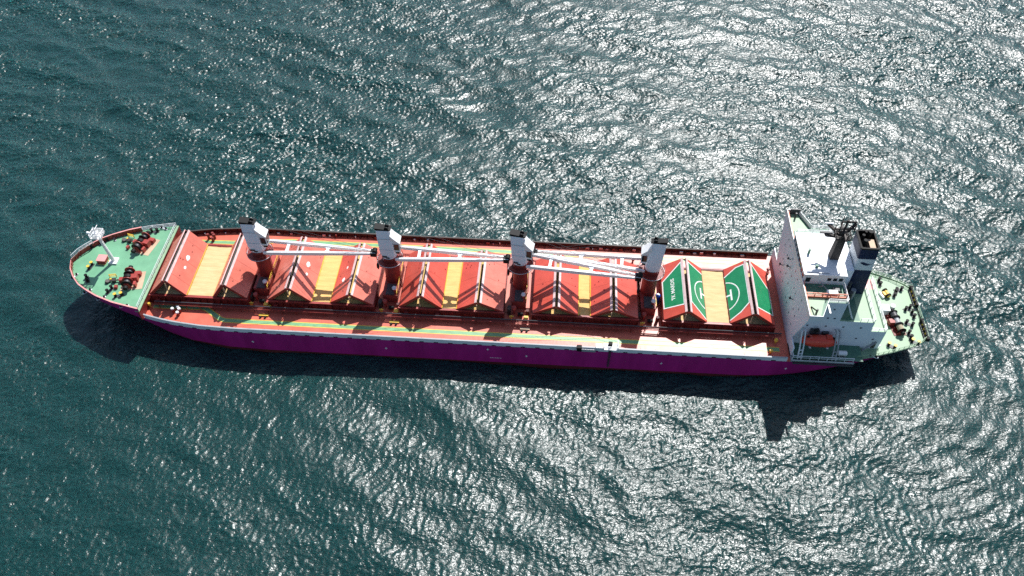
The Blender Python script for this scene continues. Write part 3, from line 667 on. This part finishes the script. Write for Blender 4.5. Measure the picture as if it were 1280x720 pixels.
def windlass():
    m = MB().mat('tan').box(-1.2, 2.6, -2.3, 1.9, .004, .03)
    o = m.build('windlass', SHIP, loc=(0, 0, ZF)); o.scale = (1.18, 1.18, 1.1)
    f = MB().mat('midred')
    for y in (-1.9, -.7, .6, 1.7): f.prismy([(-.7, .03), (.9, .03), (.45, 1.35), (-.25, 1.35)], y - .09, y + .09)
    f.box(.2, 1.7, -.55, .45, .03, 1.3).box(-2.2, -1.7, -1.9, -1.3, .03, .6).box(1.2, 1.6, -1.9, -1.1, .03, 1.0).box(-1.6, -.5, -.5, .3, .03, .8).box(.9, 2.0, .75, 1.5, .03, .8)
    f.cyl((.1, -2.6, 1.0), (.1, 2.4, 1.0), .14, n=10)
    f.build('frame', o, 'red winch frame and gearbox')
    d = MB()
    for y0, y1, mm, r in ((-1.75, -.85, 'darkgrey', .55), (.7, 1.55, 'darkgrey', .5), (-2.9, -2.4, 'black', .42), (2.1, 2.5, 'black', .4)): d.mat(mm).cyl((.1, y0, 1.0), (.1, y1, 1.0), r, n=18)
    for y in (-1.8, -.84, .66, 1.56): d.mat('midred' if y in (-.84, 1.56) else 'black').cyl((.1, y - .05, 1.0), (.1, y + .05, 1.0), .92, n=22)
    d.build_each('drum', o, 'dark mooring rope drums')
    gy = MB().mat('black').cyl((-.0, -.35, .95), (0, .2, .95), .75, n=14).mat('brownblack')
    for k in range(9): gy.box(-1.1 - k * .33, -.85 - k * .33, -.22 + (.06 if k % 2 else 0), .06 + (.06 if k % 2 else 0), .45 - k * .035, .62 - k * .035)
    gy.box(-2.9, -2.3, -.4, .25, .03, .7).cyl((-3.9, -.1, .02), (-3.7, -.1, .5), .38, n=12)
    gy.build('anchor_chain', o, 'dark chain wheel and anchor chain')
    y_ = MB().mat('yellow').rail([(-3.6, 1.1, .02), (-2.4, 1.1, .02)], .8, .07).box(-3.4, -3.1, .2, .5, .02, .5); y_.build('guard', o)
    return o
w1 = windlass(); w1.location = (-77.6, 6.3, ZF); w1.rotation_euler[2] = R(-12); w1['label'] = 'far side red and black windlass'
copy_tree(w1, SHIP, (-76.6, -4.2, ZF), R(10), 'near side red and black windlass')
def bollard(kind='black', cap='black'):
    m = MB().mat('darkgrey').box(-1.0, 1.0, -.4, .4, 0.003, .09)
    for x in (-.6, .6): m.mat(kind).cyl((x, 0, .09), (x, 0, .85), .27, n=14).mat(cap).cyl((x, 0, .85), (x, 0, .98), .34, n=14)
    return m.build('bollard', SHIP, 'black double bollard', group='bollards on the end decks')
B0 = bollard(); B1 = bollard('black', 'yellow'); B1['label'] = 'black double bollard with yellow caps'
bl = [(B0, -88.0, 5.1, ZF, 60), (B1, -86.3, -1.0, ZF, 80), (B0, -85.6, -4.6, ZF, 120), (B1, -77.2, -8.6, ZF, 20), (B0, -79.6, -7.3, ZF, 70), (B0, -76.2, 10.3, ZF, 10), (B0, -83.3, 8.9, ZF, 35), (B0, -86.2, 6.5, ZF, 50),
      (B0, 83.6, 8.0, DZ, 90), (B0, 87.2, 6.1, DZ, 15), (B0, 86.2, 4.9, DZ, 60), (B0, 87.9, 1.0, DZ, 30), (B0, 88.6, -.6, DZ, 95), (B0, 87.2, -3.2, DZ, -30), (B0, 86.6, -6.2, DZ, 95), (B1, 87.2, -8.0, DZ, -30), (B1, 82.2, -9.3, DZ, -30)]
used = set()
for src, x, y, z, a in bl:
    if id(src) not in used: used.add(id(src)); o = src
    else: o = src.copy(); COL.objects.link(o)
    o.parent = SHIP; o.location = (x, y, z); o.rotation_euler[2] = R(a)
def roller(name, lab):
    m = MB().mat('darkgrey').box(-.45, .45, -2.3, 2.3, .003, .12)
    for k in range(8):
        y = -2.05 + k * .585; m.mat(['yellow', 'black'][k % 2]).cyl((0, y, .12), (0, y, .75), .2, n=10).mat('black').cyl((0, y, .75), (0, y, .85), .25, n=10)
    m.mat('black').box(-.3, .3, -2.7, -2.3, 0, .9).box(-.3, .3, 2.3, 2.7, 0, .9)
    return m.build(name, SHIP, lab)
r1_ = roller('roller_fairlead', 'yellow and black rollers at the far stern corner'); r1_.location = (89.7, 4.0, DZ + .25)
r2_ = r1_.copy(); COL.objects.link(r2_); r2_.location = (89.7, -5.0, DZ + .25); r2_['label'] = 'yellow and black rollers at the near stern corner'
for x, y, z, a in ((-88.6, -4.0, ZF, 65), (-84.2, -7.9, ZF, 42), (-80.6, -9.5, ZF, 32), (-75.0, -11.3, ZF, 18), (-74.5, 11.4, ZF, -18), (-84.5, 7.6, ZF, -45), (78.0, -12.1, DZ, -15), (76.2, 12.4, DZ, 15)):
    c = MB().mat('black').cyl((-.6, 0, .003), (-.6, 0, .5), .2, n=10).cyl((.6, 0, .003), (.6, 0, .5), .2, n=10).mat('whitew').box(-.95, .95, -.2, .2, .003, .14)
    o = c.build('fairlead', SHIP, loc=(x, y, z), rz=R(a))
# stern winch
sw = MB().mat('darkred').box(-1.4, 1.2, -3.1, 2.6, .004, .1)
swo = sw.build('mooring_winch', SHIP, 'dark red and grey stern mooring winch', loc=(84.4, -3.2, DZ), rz=R(8))
f = MB().mat('midred')
for y in (-2.8, -1.2, .6, 2.2): f.prismy([(-.8, .1), (.8, .1), (.3, 1.3), (-.3, 1.3)], y - .1, y + .1)
f.box(-1.6, -.3, -.6, .5, .1, 1.2); f.build('frame', swo)
d = MB()
for y0, y1, mm, r in ((-2.7, -1.3, 'rope', .62), (-1.0, .5, 'grey', .6), (.8, 2.0, 'darkgrey', .66), (2.35, 2.9, 'black', .4), (-3.5, -2.95, 'black', .4)): d.mat(mm).cyl((0, y0, 1.0), (0, y1, 1.0), r, n=18)
for y in (-2.75, -1.25, -1.05, .55, .75, 2.1): d.mat('black').cyl((0, y - .04, 1.0), (0, y + .04, 1.0), .9, n=20)
d.build_each('drum', swo)
ym = MB().mat('yellow').box(-.7, .4, -.5, .5, .003, .8).cyl((.1, -1.0, .6), (.1, 1.0, .6), .4, n=12).mat('black').cyl((.1, -.9, .6), (.1, -.6, .6), .6, n=14).cyl((.1, .6, .6), (.1, .9, .6), .6, n=14).mat('white').box(-1.2, -.8, -.8, .8, .003, .5)
ym.build('mooring_winch', SHIP, 'small yellow and black winch on the far stern', loc=(84.1, 4.6, DZ), rz=R(20))
sh = MB().mat('whitew').box(82.0, 83.4, -1.0, .6, DZ, DZ + 1.5).box(81.95, 83.45, -1.05, .65, DZ + 1.5, DZ + 1.56).mat('white').cyl((84.9, 1.3, DZ), (84.9, 1.3, DZ + .5), .5, n=12)
sh.build_each('deck_locker', SHIP, 'small white locker house on the stern deck')

# accommodation ---------------------------------------------------------------
def Z(h): return DZ + h
ac = MB().mat('wall')
ac.box(61.3, 69.4, -10, 10, Z(0), Z(13.44))
ac.box(61.3, 61.55, -13.2, -10.003, Z(0), Z(3.0)).box(61.3, 61.55, 10.003, 14.2, Z(0), Z(3.0))
for s in (-1, 1):
    # plated bracket that carries each bridge wing
    vs = [(x, s * y, Z(h)) for x in (61.302, 61.55) for y, h in ((10.0, 3.004), (10.6, 3.2), (14.3, 12.9), (14.3, 13.44), (10.0, 13.44))]
    ac.add(vs, [(0, 1, 2, 3, 4), (9, 8, 7, 6, 5)] + [(k, (k + 1) % 5, 5 + (k + 1) % 5, 5 + k) for k in range(5)])
    ac.prism([(61.552, s * 10.003), (61.552, s * 14.29), (63.7, s * 14.29), (65.6, s * 10.003)], Z(13.1), Z(13.44))
ac.box(69.402, 76.2, -10, 5, Z(0), Z(8.06)); ac.box(69.402, 72.5, 5.002, 10, Z(0), Z(8.06)); ac.box(76.202, 79.3, -10, 4, Z(0), Z(5.36))
ac.box(69.5, 71.1, -3.6, 5.2, Z(8.1), Z(15.9))
ACC = ac.build('accommodation_block', SHIP, 'tall white accommodation block seen from above', bevel=.04)
dk = MB().mat('greendark').prism([(61.32, -14.25), (63.66, -14.25), (65.56, -9.98), (69.36, -9.98), (69.36, 9.98), (65.56, 9.98), (63.66, 14.25), (61.32, 14.25)], Z(13.445), Z(13.5))  # dark green puts the wheelhouse shade into the bridge deck colour
dk.mat('greenpale').prism([(61.5, -14.0), (63.5, -14.0), (65.2, -9.0), (61.5, -9.0)], Z(13.502), Z(13.51)).prism([(61.5, 14.0), (63.5, 14.0), (65.2, 9.0), (61.5, 9.0)], Z(13.502), Z(13.51))  # same deck on the wings, coloured paler as if sunlit
dk.mat('greenpale').box(69.42, 76.15, -9.95, 4.95, Z(8.065), Z(8.1)).box(76.22, 79.25, -9.95, 3.95, Z(5.365), Z(5.4)).mat('greendark').box(69.42, 73.4, -9.6, -3.2, Z(8.102), Z(8.11))  # the dark green sheet is shade painted on the pale casing deck
dk.mat('pink').box(76.4, 79.2, 1.2, 3.9, Z(5.402), Z(5.41))
dk.mat('greendark').box(61.6, 75.5, -13.9, -10.01, Z(.55), Z(.6))
dk.build('deck_floor', ACC, 'green decks of the accommodation with painted sunlit and shaded areas')
wb = MB()
wb.mat('white').box(61.22, 61.34, -14.35, 14.35, Z(13.3), Z(14.55)).box(61.34, 63.7, -14.35, -14.25, Z(13.3), Z(14.5)).box(61.34, 63.7, 14.25, 14.35, Z(13.3), Z(14.5))
for s in (-1, 1):
    wb.mat('white').add([(63.66, s * 14.25, Z(13.44)), (65.56, s * 9.98, Z(13.44)), (65.56, s * 9.98, Z(14.5)), (63.66, s * 14.25, Z(14.5)), (63.74, s * 14.25, Z(13.44)), (65.64, s * 9.98, Z(13.44)), (65.64, s * 9.98, Z(14.5)), (63.74, s * 14.25, Z(14.5))],
                        [(0, 1, 2, 3), (7, 6, 5, 4), (0, 4, 5, 1), (1, 5, 6, 2), (2, 6, 7, 3), (3, 7, 4, 0)])
wb.mat('salmon').box(61.36, 61.62, -14.1, -5.5, Z(13.52), Z(14.3)).box(61.36, 61.62, 6.0, 14.1, Z(13.52), Z(14.3))
wb.build('bridge_wing_parapet', ACC, 'white and salmon parapet along the bridge front')
rl = MB().mat('salmon').rail([(61.7, -8.6, Z(13.5)), (69.3, -8.6, Z(13.5))], 1.0, .09, (1, .5)).box(61.7, 69.3, -8.9, -8.7, Z(13.52), Z(13.9))
rl.mat('white').rail([(65.7, -9.9, Z(13.5)), (69.3, -9.9, Z(13.5)), (69.3, -5.6, Z(13.5))], 1.0, .05)
rl.rail([(65.7, 9.9, Z(13.5)), (69.3, 9.9, Z(13.5)), (69.3, 6, Z(13.5))], 1.0, .05)
rl.rail([(73.4, -9.9, Z(8.1)), (76.1, -9.9, Z(8.1)), (76.1, 4.9, Z(8.1))], 1.0, .05)
rl.rail([(76.3, -9.9, Z(5.4)), (79.2, -9.9, Z(5.4)), (79.2, 3.9, Z(5.4))], 1.0, .05)
rl.build_each('railing', ACC, 'railings around the accommodation decks')
mi = MB().mat('white').box(65.2, 65.5, -13.1, -11.0, Z(13.51), Z(14.1)).mat('darkgrey').cyl((62.9, -12.8, Z(13.51)), (62.9, -12.8, Z(14.7)), .2, n=8).cyl((62.9, 12.8, Z(13.51)), (62.9, 12.8, Z(14.9)), .2, n=8).box(62.0, 64.0, 13.9, 14.2, Z(13.6), Z(14.9))
mi.mat('black').bar((62.2, -11.3, Z(13.6)), (62.7, -12.9, Z(14.4)), .18)
mi.mat('darkgrey').box(66.9, 68.1, -7.6, -6.6, Z(13.51), Z(14.3)).mat('white').box(65.6, 67.6, -8.4, -7.5, Z(13.51), Z(14.4))
mi.build_each('bridge_fitting', ACC)
# portholes: one mesh each
def window(x, y, z, face, wd=.5, ht=.6, parent=None):
    m = MB().mat('glass' if parent else 'portglass')
    if face == 'x': m.box(x - .03, x + .02, y - wd / 2, y + wd / 2, z - ht / 2, z + ht / 2)
    else: m.box(x - wd / 2, x + wd / 2, y - .03, y + .02, z - ht / 2, z + ht / 2)
    o = m.build('window', parent or ACC, fix=False)
    return o
rw = random.Random(5)
base = None
for h in (4.0, 6.8, 9.5, 12.0):
    for y in np.linspace(-8.2, 8.2, 7):
        yy = float(y) + rw.uniform(-.9, .9)
        if rw.random() < .1: continue
        window(61.29, yy, Z(h), 'x', .3, .42)
for h, xsx in ((11.6, (62.8, 65.0, 67.4)), (8.9, (62.8, 66.9, 68.2)), (6.4, (63.6, 67.2, 70.6, 74.0)), (3.0, (70.9, 74.1, 77.4))):
    for x in xsx: window(x, -10.0, Z(h), 'y', .4, .4)
for y, h in ((3.2, 11.0), (2.2, 9.8), (-4.6, 7.7), (6.2, 6.0)):
    MB().mat('darkgrey').bar((61.28, y, Z(h)), (60.6, y - .2, Z(h + .5)), .12).box(60.35, 60.7, y - .4, y, Z(h + .45), Z(h + .75)).build('floodlight', ACC, 'dark floodlight on the front wall')
dr = MB().mat('darkgrey').box(77.7, 78.5, -10.06, -10.003, Z(.2), Z(2.1)).mat('grey').bar((76.0, -10.6, Z(0)), (78.0, -10.6, Z(3.0)), .5, .12); dr.build('door', ACC, 'dark door beside a steep ladder')
ld = MB().mat('white')
for k in range(12): ld.box(79.5 + k * .16, 79.75 + k * .16, -3.0, -2.1, Z(5.2 - k * .45), Z(5.28 - k * .45))
ld.bar((79.4, -3.05, Z(5.4)), (81.5, -3.05, Z(0)), .08, .25).bar((79.4, -2.05, Z(5.4)), (81.5, -2.05, Z(0)), .08, .25)
for k in range(12): ld.box(69.6 + k * .2, 69.85 + k * .2, -9.2, -8.4, Z(8.0 + .45 * (11 - k)), Z(8.08 + .45 * (11 - k)))
ld.bar((69.5, -9.25, Z(13.4)), (72, -9.25, Z(8.1)), .08, .25).bar((69.5, -8.35, Z(13.4)), (72, -8.35, Z(8.1)), .08, .25)
ld.rail([(79.5, -10, Z(0)), (79.9, 4, Z(0))], 1.0, .05)
ld.build_each('ladder', ACC, 'white ladders behind the accommodation')
# wheelhouse
wh = MB().mat('white').box(61.36, 69.3, -5.3, 5.8, Z(13.5), Z(16.0)).box(61.15, 69.45, -5.45, 5.95, Z(16.0), Z(16.12))
wh.box(61.15, 61.27, -5.45, 5.95, Z(16.12), Z(16.3)).box(61.27, 69.45, -5.45, -5.33, Z(16.12), Z(16.22))
WH = wh.build('wheelhouse', SHIP, 'white wheelhouse with a bright flat roof')
for k in range(8): window(61.36, -4.5 + k * 1.36, Z(14.95), 'x', 1.0, .9, WH)
for x in (66.3, 67.4, 68.5): window(x, -5.3, Z(14.9), 'y', .75, .8, WH)
window(62.3, -5.3, Z(14.6), 'y', .9, 1.2, WH)
rf = MB().mat('white').rail([(61.5, 5.8, Z(16.12)), (69.2, 5.8, Z(16.12))], 1.0, .05).mat('grey').bar((62.2, -4.9, Z(16.2)), (66, -4.9, Z(16.2)), .1)
rf.mat('greendark').cyl((62.9, .2, Z(16.12)), (62.9, .2, Z(17.3)), .25, n=10).cyl((63.9, -3.3, Z(16.12)), (63.9, -3.3, Z(16.6)), .3, n=10)
rf.mat('white').cyl((63.1, 1.0, Z(16.12)), (63.1, 1.0, Z(17.4)), .1, n=8)
for k in range(14):
    a0, a1 = 2 * math.pi * k / 14, 2 * math.pi * (k + 1) / 14
    rf.mat('pink').bar((64.4 + .6 * math.cos(a0), .5 + .6 * math.sin(a0), Z(16.15)), (64.4 + .6 * math.cos(a1), .5 + .6 * math.sin(a1), Z(16.15)), .14, .05)
rf.mat('grey').bar((64.8, -5.6, Z(14.2)), (66.0, -6.9, Z(13.6)), .12).bar((64.4, -6.0, Z(13.55)), (65.0, -6.6, Z(14.4)), .12)
rf.build_each('roof_fitting', WH)
# radar mast
rm = MB().mat('brownblack')
bx, by = 67.6, -.4
def sq(cx_, cy_, hx, hy, z): return [(cx_ - hx, cy_ - hy, z), (cx_ + hx, cy_ - hy, z), (cx_ + hx, cy_ + hy, z), (cx_ - hx, cy_ + hy, z)]
rm.loft([sq(bx, by, .85, .8, Z(16.13)), sq(bx + .1, by + .2, .72, .62, Z(21.6)), sq(bx + .15, by + .3, .45, .45, Z(22.9))], smooth=False)
rm.bar((bx - 3.1, by + .3, Z(21.9)), (bx + .1, by + .3, Z(21.3)), .5).bar((bx, by + .3, Z(21.8)), (bx + 2.2, by + 1.2, Z(24.2)), .45).bar((bx, by + .3, Z(21.6)), (bx - 2.2, by + 2.6, Z(22.4)), .5).bar((bx, by + .3, Z(22)), (bx + .3, by + .8, Z(25.4)), .38)
rm.bar((bx - 1.8, by + .4, Z(23.4)), (bx + 2.2, by + .6, Z(23.4)), .28).bar((bx + .2, by - 2.0, Z(22.6)), (bx + .2, by + 2.8, Z(22.6)), .34)
rm.box(bx - 1.3, bx + 1.5, by - .8, by + 1.3, Z(21.5), Z(21.62))
rm.rail([(bx - 1.3, by - .8, Z(21.62)), (bx + 1.5, by - .8, Z(21.62)), (bx + 1.5, by + 1.3, Z(21.62)), (bx - 1.3, by + 1.3, Z(21.62)), (bx - 1.3, by - .8, Z(21.62))], .9, .06, step=.9)
for k, (ax, ay, ah) in enumerate(((-1.7, .4, 1.5), (2.1, .6, 1.4), (.2, -1.9, 1.2), (.2, 2.7, 1.7), (1.2, .5, 1.0), (-.8, .4, 1.2))): rm.cyl((bx + ax, by + ay, Z(22.7)), (bx + ax, by + ay, Z(22.9 + ah)), .13, .08, n=6)
RM = rm.build('radar_mast', WH, 'dark sooty radar mast with antennas')
sc_ = MB().mat('darkgrey').box(bx - 4.2, bx - 1.9, by + .1, by + .45, Z(22.25), Z(22.6)).cyl((bx - 3.05, by + .28, Z(21.9)), (bx - 3.05, by + .28, Z(22.25)), .3, n=10).mat('whitew').box(bx - 3.0, bx - 1.4, by + 2.4, by + 2.7, Z(22.6), Z(22.85)).mat('black').box(bx - .5, bx + 2.3, by + 1.2, by + 1.5, Z(24.3), Z(24.6))
sc_.build_each('radar_scanner', WH, 'radar scanner bars of the mast')
# funnel
def fsec(h, g=0):
    t = (h - 8.1) / 12.9; x0, x1 = 71.75 - .75 * t - g, 75.5 - .95 * t + g; y0, y1 = -2.6 - g, 2.5 + g; r = .35
    pts = []
    for cx_, cy_, a0 in ((x1 - r, y1 - r, 0), (x0 + r, y1 - r, 90), (x0 + r, y0 + r, 180), (x1 - r, y0 + r, 270)):
        for k in range(4): a_ = R(a0 + k * 30); pts.append((cx_ + r * math.cos(a_), cy_ + r * math.sin(a_), Z(h)))
    return pts
fn = MB().mat('navy').loft([fsec(8.11), fsec(15.1)], caps=False).mat('whitew').loft([fsec(15.1), fsec(18.2)], caps=False).mat('navy').loft([fsec(18.2), fsec(20.7)], caps=False)
fn.mat('black').loft([fsec(20.7), fsec(21.1, .04)], caps=False).loft([fsec(21.1, .04), fsec(21.1, -.3), fsec(19.6, -.32)], caps=False, smooth=False).mat('brownblack').add(fsec(19.6, -.32), [tuple(range(16))])
FN = fn.build('funnel', SHIP, 'navy funnel with a pale band')
ex = MB().mat('tan').box(73.0, 74.1, -1.9, .4, Z(19.62), Z(20.6)).mat('black')
for x, y, r, h in ((71.9, -1.0, .38, 21.8), (71.9, .6, .3, 21.6), (73.3, 1.3, .45, 21.9), (72.6, 1.6, .22, 21.5)): ex.cyl((x, y, Z(19.62)), (x + .1, y, Z(h)), r, n=14)
ex.mat('brownblack').bar((71.5, -2.2, Z(20.4)), (71.5, 2.2, Z(20.4)), .15)
ex.build_each('exhaust_pipe', FN, 'sooty exhaust pipes inside the funnel top')
lg = MB().mat('navy')
for y, s in ((-2.645, 1), (2.545, -1)):
    up, dn = [], []
    for k in range(17):
        t = k / 16; x = 72.0 + 2.4 * t; zc = Z(17.0) + .22 * math.cos(t * 5.0) - .05; th = .8 * math.sin(math.pi * min(1, t * 1.15)) ** .7 * (1 - .45 * t) if t < .87 else .06
        up.append((x, y, zc + th * .5)); dn.append((x, y, zc - th * .5))
    lg.loft([up, dn], closed=False, caps=False, smooth=False)
lg.build('funnel_emblem', FN, 'dark wave shaped emblem on the pale band', fix=False)
cs = MB().mat('darkgrey').box(69.7, 71.0, -7.2, -4.6, Z(8.11), Z(10.4)).cyl((71.6, -5.2, Z(8.11)), (71.6, -5.2, Z(11.4)), .4, n=12).cyl((71.3, -4.0, Z(8.11)), (71.3, -4.0, Z(13.0)), .25, n=10).mat('grey').cyl((72.6, -3.8, Z(8.11)), (72.6, -3.8, Z(10.6)), .5, n=12)
cs.build_each('engine_casing', SHIP, 'dark casing and pipes between wheelhouse and funnel')
# boat deck side
bd = MB().mat('whitew').rail([(61.5, -10.2, Z(.6)), (61.5, -14.15, Z(.6)), (73.4, -14.15, Z(.6))], 1.1, .07, (1, .5))
bd.box(61.4, 73.6, -14.42, -14.36, Z(.55), Z(.66)).mat('grey').box(61.3, 61.5, -14.4, -10.01, Z(0), Z(.54)).box(61.5, 73.6, -14.38, -14.2, Z(0.0), Z(.54))
bd.mat('darkgrey')
for k in range(24): bd.bar((61.9 + k * .48, -14.75, Z(-.15)), (61.9 + k * .48, -14.45, Z(-.15)), .22, .05)
bd.mat('darkgrey').bar((61.6, -14.8, Z(.05)), (73.4, -14.8, Z(.05)), .1, .3).bar((61.6, -14.5, Z(.1)), (73.4, -14.5, Z(.1)), .06, .2)
bd.build('accommodation_ladder', SHIP, 'long grey boarding ladder stowed under the boat deck rail')
dv = MB().mat('whitew')
for x in (62.9, 69.6):
    if x > 65: dv.mat('grey')
    for dx_ in (-.35, .35):
        dv.bar((x + dx_, -13.9, Z(.6)), (x + dx_, -12.9, Z(3.2)), .2, .3); dv.bar((x + dx_, -12.9, Z(3.2)), (x + dx_, -11.0, Z(6.0)), .2, .3); dv.bar((x + dx_, -11.0, Z(6.0)), (x + dx_, -10.2, Z(5.6)), .18, .25)
    for y, h in ((-13.8, .9), (-13.5, 1.6), (-13.2, 2.4)): dv.bar((x - .35, y, Z(h)), (x + .35, y, Z(h)), .18)
dv.build_each('davit', SHIP, 'white davit arms that hold the lifeboat')
lb = empty('lifeboat', (66.3, -11.6, Z(2.7)), 'orange red enclosed lifeboat on davits beside the white accommodation', 'lifeboat')
def lbr(t, zz, wmul):    # half width along the boat
    return 1.32 * wmul * (1 - abs(t) ** 3.2) ** .55
hb = MB().mat('orange'); rings = []
for k in range(25):
    t = -1 + 2 * k / 24; t = max(-.995, min(.995, t)); x = 3.6 * t; w_ = lbr(t, 0, 1); rise = .55 * abs(t) ** 3
    rings.append([(x, w_ * math.cos(a_), .75 + rise * .3 + (.75 * (1 - .6 * abs(t) ** 3)) * math.sin(a_) if a_ > math.pi else 1.0) for a_ in np.linspace(math.pi, 2 * math.pi, 9)])
hb.loft(rings, closed=False, caps=False)
hb.build('hull', lb, 'orange lifeboat hull')
cn = MB().mat('orange'); rings = []
for k in range(25):
    t = max(-.99, min(.99, -1 + 2 * k / 24)); x = 3.5 * t; w_ = lbr(t, 0, .96); hh = 1.3 * (1 - abs(t) ** 3) ** .6
    rings.append([(x, w_ * math.cos(a_) * (1 if abs(math.sin(a_)) < .3 else .93), 1.0 + hh * math.sin(a_)) for a_ in np.linspace(0, math.pi, 11)])
cn.loft(rings, closed=False, caps=False)
cn.build('canopy', lb, 'rigid orange canopy')
rb = MB().mat('orange'); 
q = [(3.5 * t, -1.36 * (1 - abs(t) ** 3.2) ** .55 if abs(t) < .99 else 0, 1.0) for t in np.linspace(-1, 1, 21)]
for p0, p1 in zip(q, q[1:]): rb.bar(p0, p1, .12, .12)
q = [(p[0], -p[1], p[2]) for p in q]
for p0, p1 in zip(q, q[1:]): rb.bar(p0, p1, .12, .12)
for y in (-.3, .3): rb.mat('pink').bar((-2.0, y, 2.16), (1.8, y, 2.16), .06, .05)
rb.build('fender', lb)
MB().mat('orange').box(1.2, 2.3, -.5, .5, 1.9, 2.45).mat('glass').box(1.18, 1.2, -.4, .4, 2.1, 2.38).box(2.3, 2.32, -.4, .4, 2.1, 2.38).build('helm_tower', lb)
MB().mat('black').box(-.9, .1, -.35, .35, 2.1, 2.2).box(-2.5, -2.1, -.2, .2, 1.8, 2.2).box(2.55, 2.85, -.2, .2, 1.6, 2.1).build('hatch', lb)
MB().mat('whitew').cyl((3.3, 0, .6), (3.8, 0, .6), .3, n=12).bar((3.5, 0, .2), (3.5, 0, 1.1), .08, .3).build('rudder', lb, 'pale rudder and nozzle')
MB().mat('whitew').box(-1.9, -1.5, -1.3, 1.3, .1, .3).box(1.5, 1.9, -1.3, 1.3, .1, .3).build('keel_cradle', lb)
dv2 = MB().mat('darkgrey').box(64.5, 66.2, -10.7, -10.01, Z(4.4), Z(5.6)).box(67.0, 68.2, -10.6, -10.01, Z(3.9), Z(4.9)).mat('black').cyl((65.1, -10.9, Z(5.6)), (65.6, -10.9, Z(6.4)), .35, n=10)
dv2.build_each('davit_winch', SHIP, 'dark winch on the wall above the lifeboat')
# free standing things on board
lr = empty('liferaft_canister', (71.4, -12.6, Z(.6)), 'white liferaft drum in a cradle astern of the orange lifeboat', 'liferaft')
MB().mat('white').cyl((-.8, 0, .75), (.8, 0, .75), .5, n=18).cyl((-.95, 0, .75), (-.8, 0, .75), .3, .5, n=18).cyl((.8, 0, .75), (.95, 0, .75), .5, .3, n=18).build('canister', lr)
MB().mat('grey').box(-.6, -.45, -.55, .55, 0, .45).box(.45, .6, -.55, .55, 0, .45).bar((-.7, -.45, .05), (.7, -.45, .05), .1).bar((-.7, .45, .05), (.7, .45, .05), .1).build('cradle', lr)
bdm = empty('blue_drum', (35.35, -.6, DZ), 'bright blue drum standing on deck between the last crane and the helipad hatch', 'drum')
MB().mat('blue').cyl((0, 0, .1), (0, 0, 2.2), .55, n=18).cyl((0, 0, 2.2), (0, 0, 2.5), .55, .3, n=18).mat('darkgrey').cyl((0, 0, 0), (0, 0, .1), .6, n=18).build('body', bdm)
MB().mat('whitew').cyl((0, 0, 2.5), (0, 0, 2.68), .2, n=12).build('cap', bdm)
